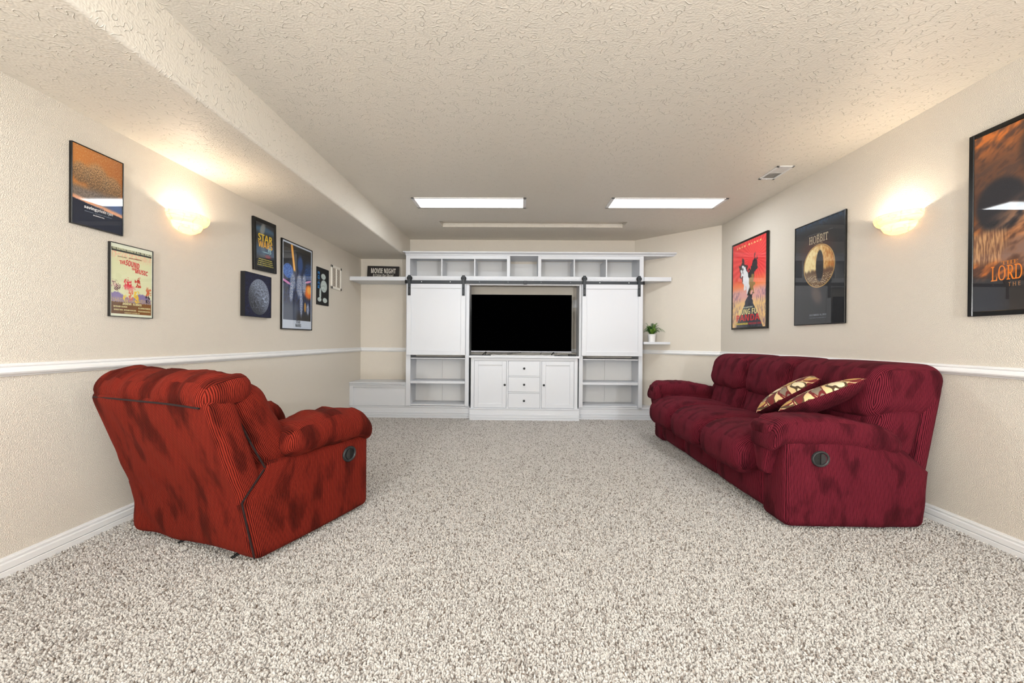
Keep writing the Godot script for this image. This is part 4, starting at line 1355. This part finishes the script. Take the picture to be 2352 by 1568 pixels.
func build_recliner() -> void:
	# local z is its front, turned away from the camera; local -x is the side that shows
	var re := thing("recliner_chair", "rust red corduroy recliner seen from behind, near the left wall", "armchair", Vector3(-1.557, 0, -2.486), PI - deg_to_rad(20.5))
	var m: Material = M.recliner
	var outer := [Vector2(0.03, -0.375), Vector2(0.33, -0.435), Vector2(0.60, -0.53), Vector2(0.84, -0.605)]
	put("back_shell", cushion(Vector3(0.458, 0.40, 0.075), 0.045, 0, func(p: Vector3) -> Vector3:
		var y := p.y + 0.44
		var x := p.x * lerpf(1.0, 0.99, y)
		y -= 0.012 * sin(p.x * 7.0) * ss(0.3, 0.04, y)
		var z := line(outer, y) + 0.075 + p.z - 0.012 * (1.0 - pow(p.x / 0.46, 2.0))
		z += wrinkle(Vector3(p.x, y, 3), 0.008, Vector3(3, 3, 1)) * ss(0.0, -0.05, p.z)
		# the skirt swings out a little at its far lower corner
		z -= 0.03 * ss(0.3, 0.45, p.x) * ss(0.25, 0.05, y)
		return Vector3(x, y, z)), m, re)
	for s in [-1.0, 1.0]:
		put("arm_body", cushion(Vector3(0.085, 0.235, 0.415), 0.04, 2, func(p: Vector3) -> Vector3:
			var y := p.y + 0.262
			var z := p.z + 0.012
			var w := ss(0.0, -0.40, z)
			z += w * line([Vector2(0.03, 0.04), Vector2(0.34, -0.035), Vector2(0.47, 0.075), Vector2(0.52, 0.12)], y)
			var x := p.x + signf(p.x) * 0.008 * (1.0 - pow(absf(p.z) / 0.42, 2))
			return Vector3(s * 0.378 + x, y, z)), m, re)
		put("arm_pad", cushion(Vector3(0.135, 0.085, 0.335), 0.08, 2, func(p: Vector3) -> Vector3:
			var z := p.z + 0.105
			var t := (z + 0.23) / 0.67
			var y := p.y * (0.85 + 0.35 * sin(t * PI)) + 0.562 + 0.03 * sin(t * PI)
			y -= 0.06 * ss(0.33, 0.45, z)
			y += wrinkle(Vector3(p.x + s * 5, p.y, z), 0.010, Vector3(6, 4, 9))
			return Vector3(s * 0.385 + p.x, y, z)), m, re)
	put("seat_cushion", cushion(Vector3(0.29, 0.11, 0.34), 0.10, 0, func(p: Vector3) -> Vector3:
		return Vector3(p.x, 0.39 + p.y - 0.04 * ss(0.25, 0.45, p.z + 0.1), p.z + 0.13)), m, re)
	put("footrest_panel", cushion(Vector3(0.29, 0.13, 0.05), 0.045, 0, func(p: Vector3) -> Vector3:
		return Vector3(p.x, 0.17 + p.y, 0.37 + p.z)), m, re)
	put("back_cushion", cushion(Vector3(0.440, 0.24, 0.125), 0.10, 0, func(p: Vector3) -> Vector3:
		var y := p.y + 0.67
		var e := 1.0 - pow(absf(p.x) / 0.43, 3.0)
		var z := p.z + lerpf(-0.185, -0.43, (y - 0.43) / 0.48) + 0.03 * e * ss(0.0, 0.12, p.z)
		z += wrinkle(Vector3(p.x, y, z), 0.006, Vector3(4, 9, 4))
		return Vector3(p.x + signf(p.x) * wrinkle(Vector3(0, y, z), 0.004, Vector3(1, 9, 6)), y, z)), m, re)
	put("head_roll", cushion(Vector3(0.462, 0.080, 0.125), 0.079, 0, func(p: Vector3) -> Vector3:
		var e := 1.0 - pow(absf(p.x) / 0.47, 4.0)
		var y := p.y + 0.868 + 0.010 * e
		y += wrinkle(Vector3(p.x, 0.0, p.z), 0.014, Vector3(9, 1, 4))
		y -= 0.028 * ss(0.02, -0.12, p.z)
		var z := p.z - 0.478
		z += wrinkle(Vector3(p.x, p.y, 2), 0.007, Vector3(12, 4, 2))
		return Vector3(p.x * (1.0 - 0.04 * ss(0.0, -0.1, p.z)), y, z)), m, re)
	recline_handle(re, Vector3(-0.472, 0.405, 0.236), Vector3.LEFT)
	# seams: sunk dark piping where the covers meet
	var seams := [[Vector3(0.40, 0.812, -0.598), Vector3(0.2, 0.815, -0.606), Vector3(-0.2, 0.815, -0.606), Vector3(-0.41, 0.806, -0.596)]]
	for s in [-1.0]:
		seams.append([Vector3(s * 0.438, 0.80, -0.475), Vector3(s * 0.442, 0.62, -0.388), Vector3(s * 0.448, 0.46, -0.305)])
		seams.append([Vector3(s * 0.458, 0.468, -0.325), Vector3(s * 0.463, 0.345, -0.440), Vector3(s * 0.460, 0.20, -0.408), Vector3(s * 0.458, 0.05, -0.372)])
	for q in seams:
		var st := tool()
		tube(st, q, 0.0045, 6)
		put("seam", st.commit(), M.piping, re)
	for x in [0.128, -0.287]:
		var st := tool()
		tube(st, [Vector3(x, 0.07, -0.22), Vector3(x, 0.050, -0.29), Vector3(x + 0.004, 0.022, -0.325), Vector3(x + 0.01, 0.010, -0.36)], 0.007, 6)
		put("base_strap", st.commit(), M.dark_metal, re)


func build_cushions() -> void:
	# printed scatter cushions: cream with curling leaf shapes
	var tex := picture(256, 256, func(u: float, v: float) -> Color:
		var c := Color(0.86, 0.76, 0.56)
		var cols := [Color(0.78, 0.62, 0.34), Color(0.42, 0.10, 0.10), Color(0.52, 0.47, 0.40), Color(0.90, 0.84, 0.70), Color(0.30, 0.22, 0.13)]
		for i in 5:
			for j in 5:
				var cx := (i + 0.5 + 0.5 * (j % 2)) / 5.0
				var cy := (j + 0.5) / 5.0
				var dx := fposmod(u - cx + 0.5, 1.0) - 0.5
				var dy := fposmod(v - cy + 0.5, 1.0) - 0.5
				var r := Vector2(dx, dy).rotated(0.6 + 0.5 * ((i * 3 + j * 2) % 4))
				var body := Vector2(r.x / 0.115, (r.y - 2.2 * r.x * r.x) / 0.055).length()
				if body < 1.0:
					c = cols[(i + j * 2) % 4]
				elif body < 1.22:
					c = cols[4] if (i + j) % 2 else cols[1]
				var tail := Vector2((r.x - 0.03) / 0.13, (r.y + 0.075 - 3.0 * r.x * r.x) / 0.014).length()
				if tail < 1.0:
					c = cols[1] if (i + 2 * j) % 3 else cols[4]
		return c)
	var front := paint(Color(1, 1, 1), 0.85)
	front.albedo_texture = tex
	for e in [[Vector3(2.043, 0.725, -3.12), Vector3(-0.44, 0.79, -0.357), 0.235, "cream leaf print scatter cushion, farther of the two on the sofa"], [Vector3(2.02, 0.741, -2.77), Vector3(-0.286, 0.849, -0.404), 0.25, "cream leaf print scatter cushion, nearer of the two, leaning towards the camera"]]:
		var cu := thing("scatter_cushion", e[3], "cushion", e[0], 0, "printed scatter cushions on the sofa")
		# local x up the slope to the back of the sofa, z along the sofa, y out of the printed face
		var ny: Vector3 = e[1].normalized()
		var nx := (Vector3(0.80, 0.0, 0.60) - ny * ny.dot(Vector3(0.80, 0.0, 0.60))).normalized()
		cu.basis = Basis(nx, ny, nx.cross(ny))
		var hs: float = e[2]
		for s in [1.0, -1.0]:
			var st := tool()
			var n := 28
			var f := func(i: float, j: float) -> Vector3:
				var a := i / n * 2.0 - 1.0
				var b := j / n * 2.0 - 1.0
				var h := pow(maxf(0.0, (1.0 - a * a) * (1.0 - b * b)), 0.42)
				var pin := 1.0 - 0.07 * (1.0 - a * a) * b * b
				var pin2 := 1.0 - 0.07 * (1.0 - b * b) * a * a
				return Vector3(a * hs * pin2, s * 0.072 * h, b * hs * pin)
			for i in n + 1:
				for j in n + 1:
					var p: Vector3 = f.call(i, j)
					var d1: Vector3 = f.call(minf(i + 0.3, n), j) - f.call(maxf(i - 0.3, 0), j)
					var d2: Vector3 = f.call(i, minf(j + 0.3, n)) - f.call(i, maxf(j - 0.3, 0))
					var nn := d2.cross(d1).normalized()
					if nn.y * s < 0:
						nn = -nn
					st.set_normal(nn)
					st.set_uv(Vector2(i, j) / n * (1.0 if s > 0 else 1.9))
					st.set_uv2(Vector2(i, j) / n * 0.5)
					st.add_vertex(p)
			for i in n:
				for j in n:
					var k := i * (n + 1) + j
					var l := [k, k + 1, k + n + 2, k, k + n + 2, k + n + 1]
					if s > 0:
						l = [k, k + n + 2, k + 1, k, k + n + 1, k + n + 2]
					for t in l:
						st.add_index(t)
			put("printed_front" if s > 0 else "corduroy_back", st.commit(), front if s > 0 else M.sofa, cu)
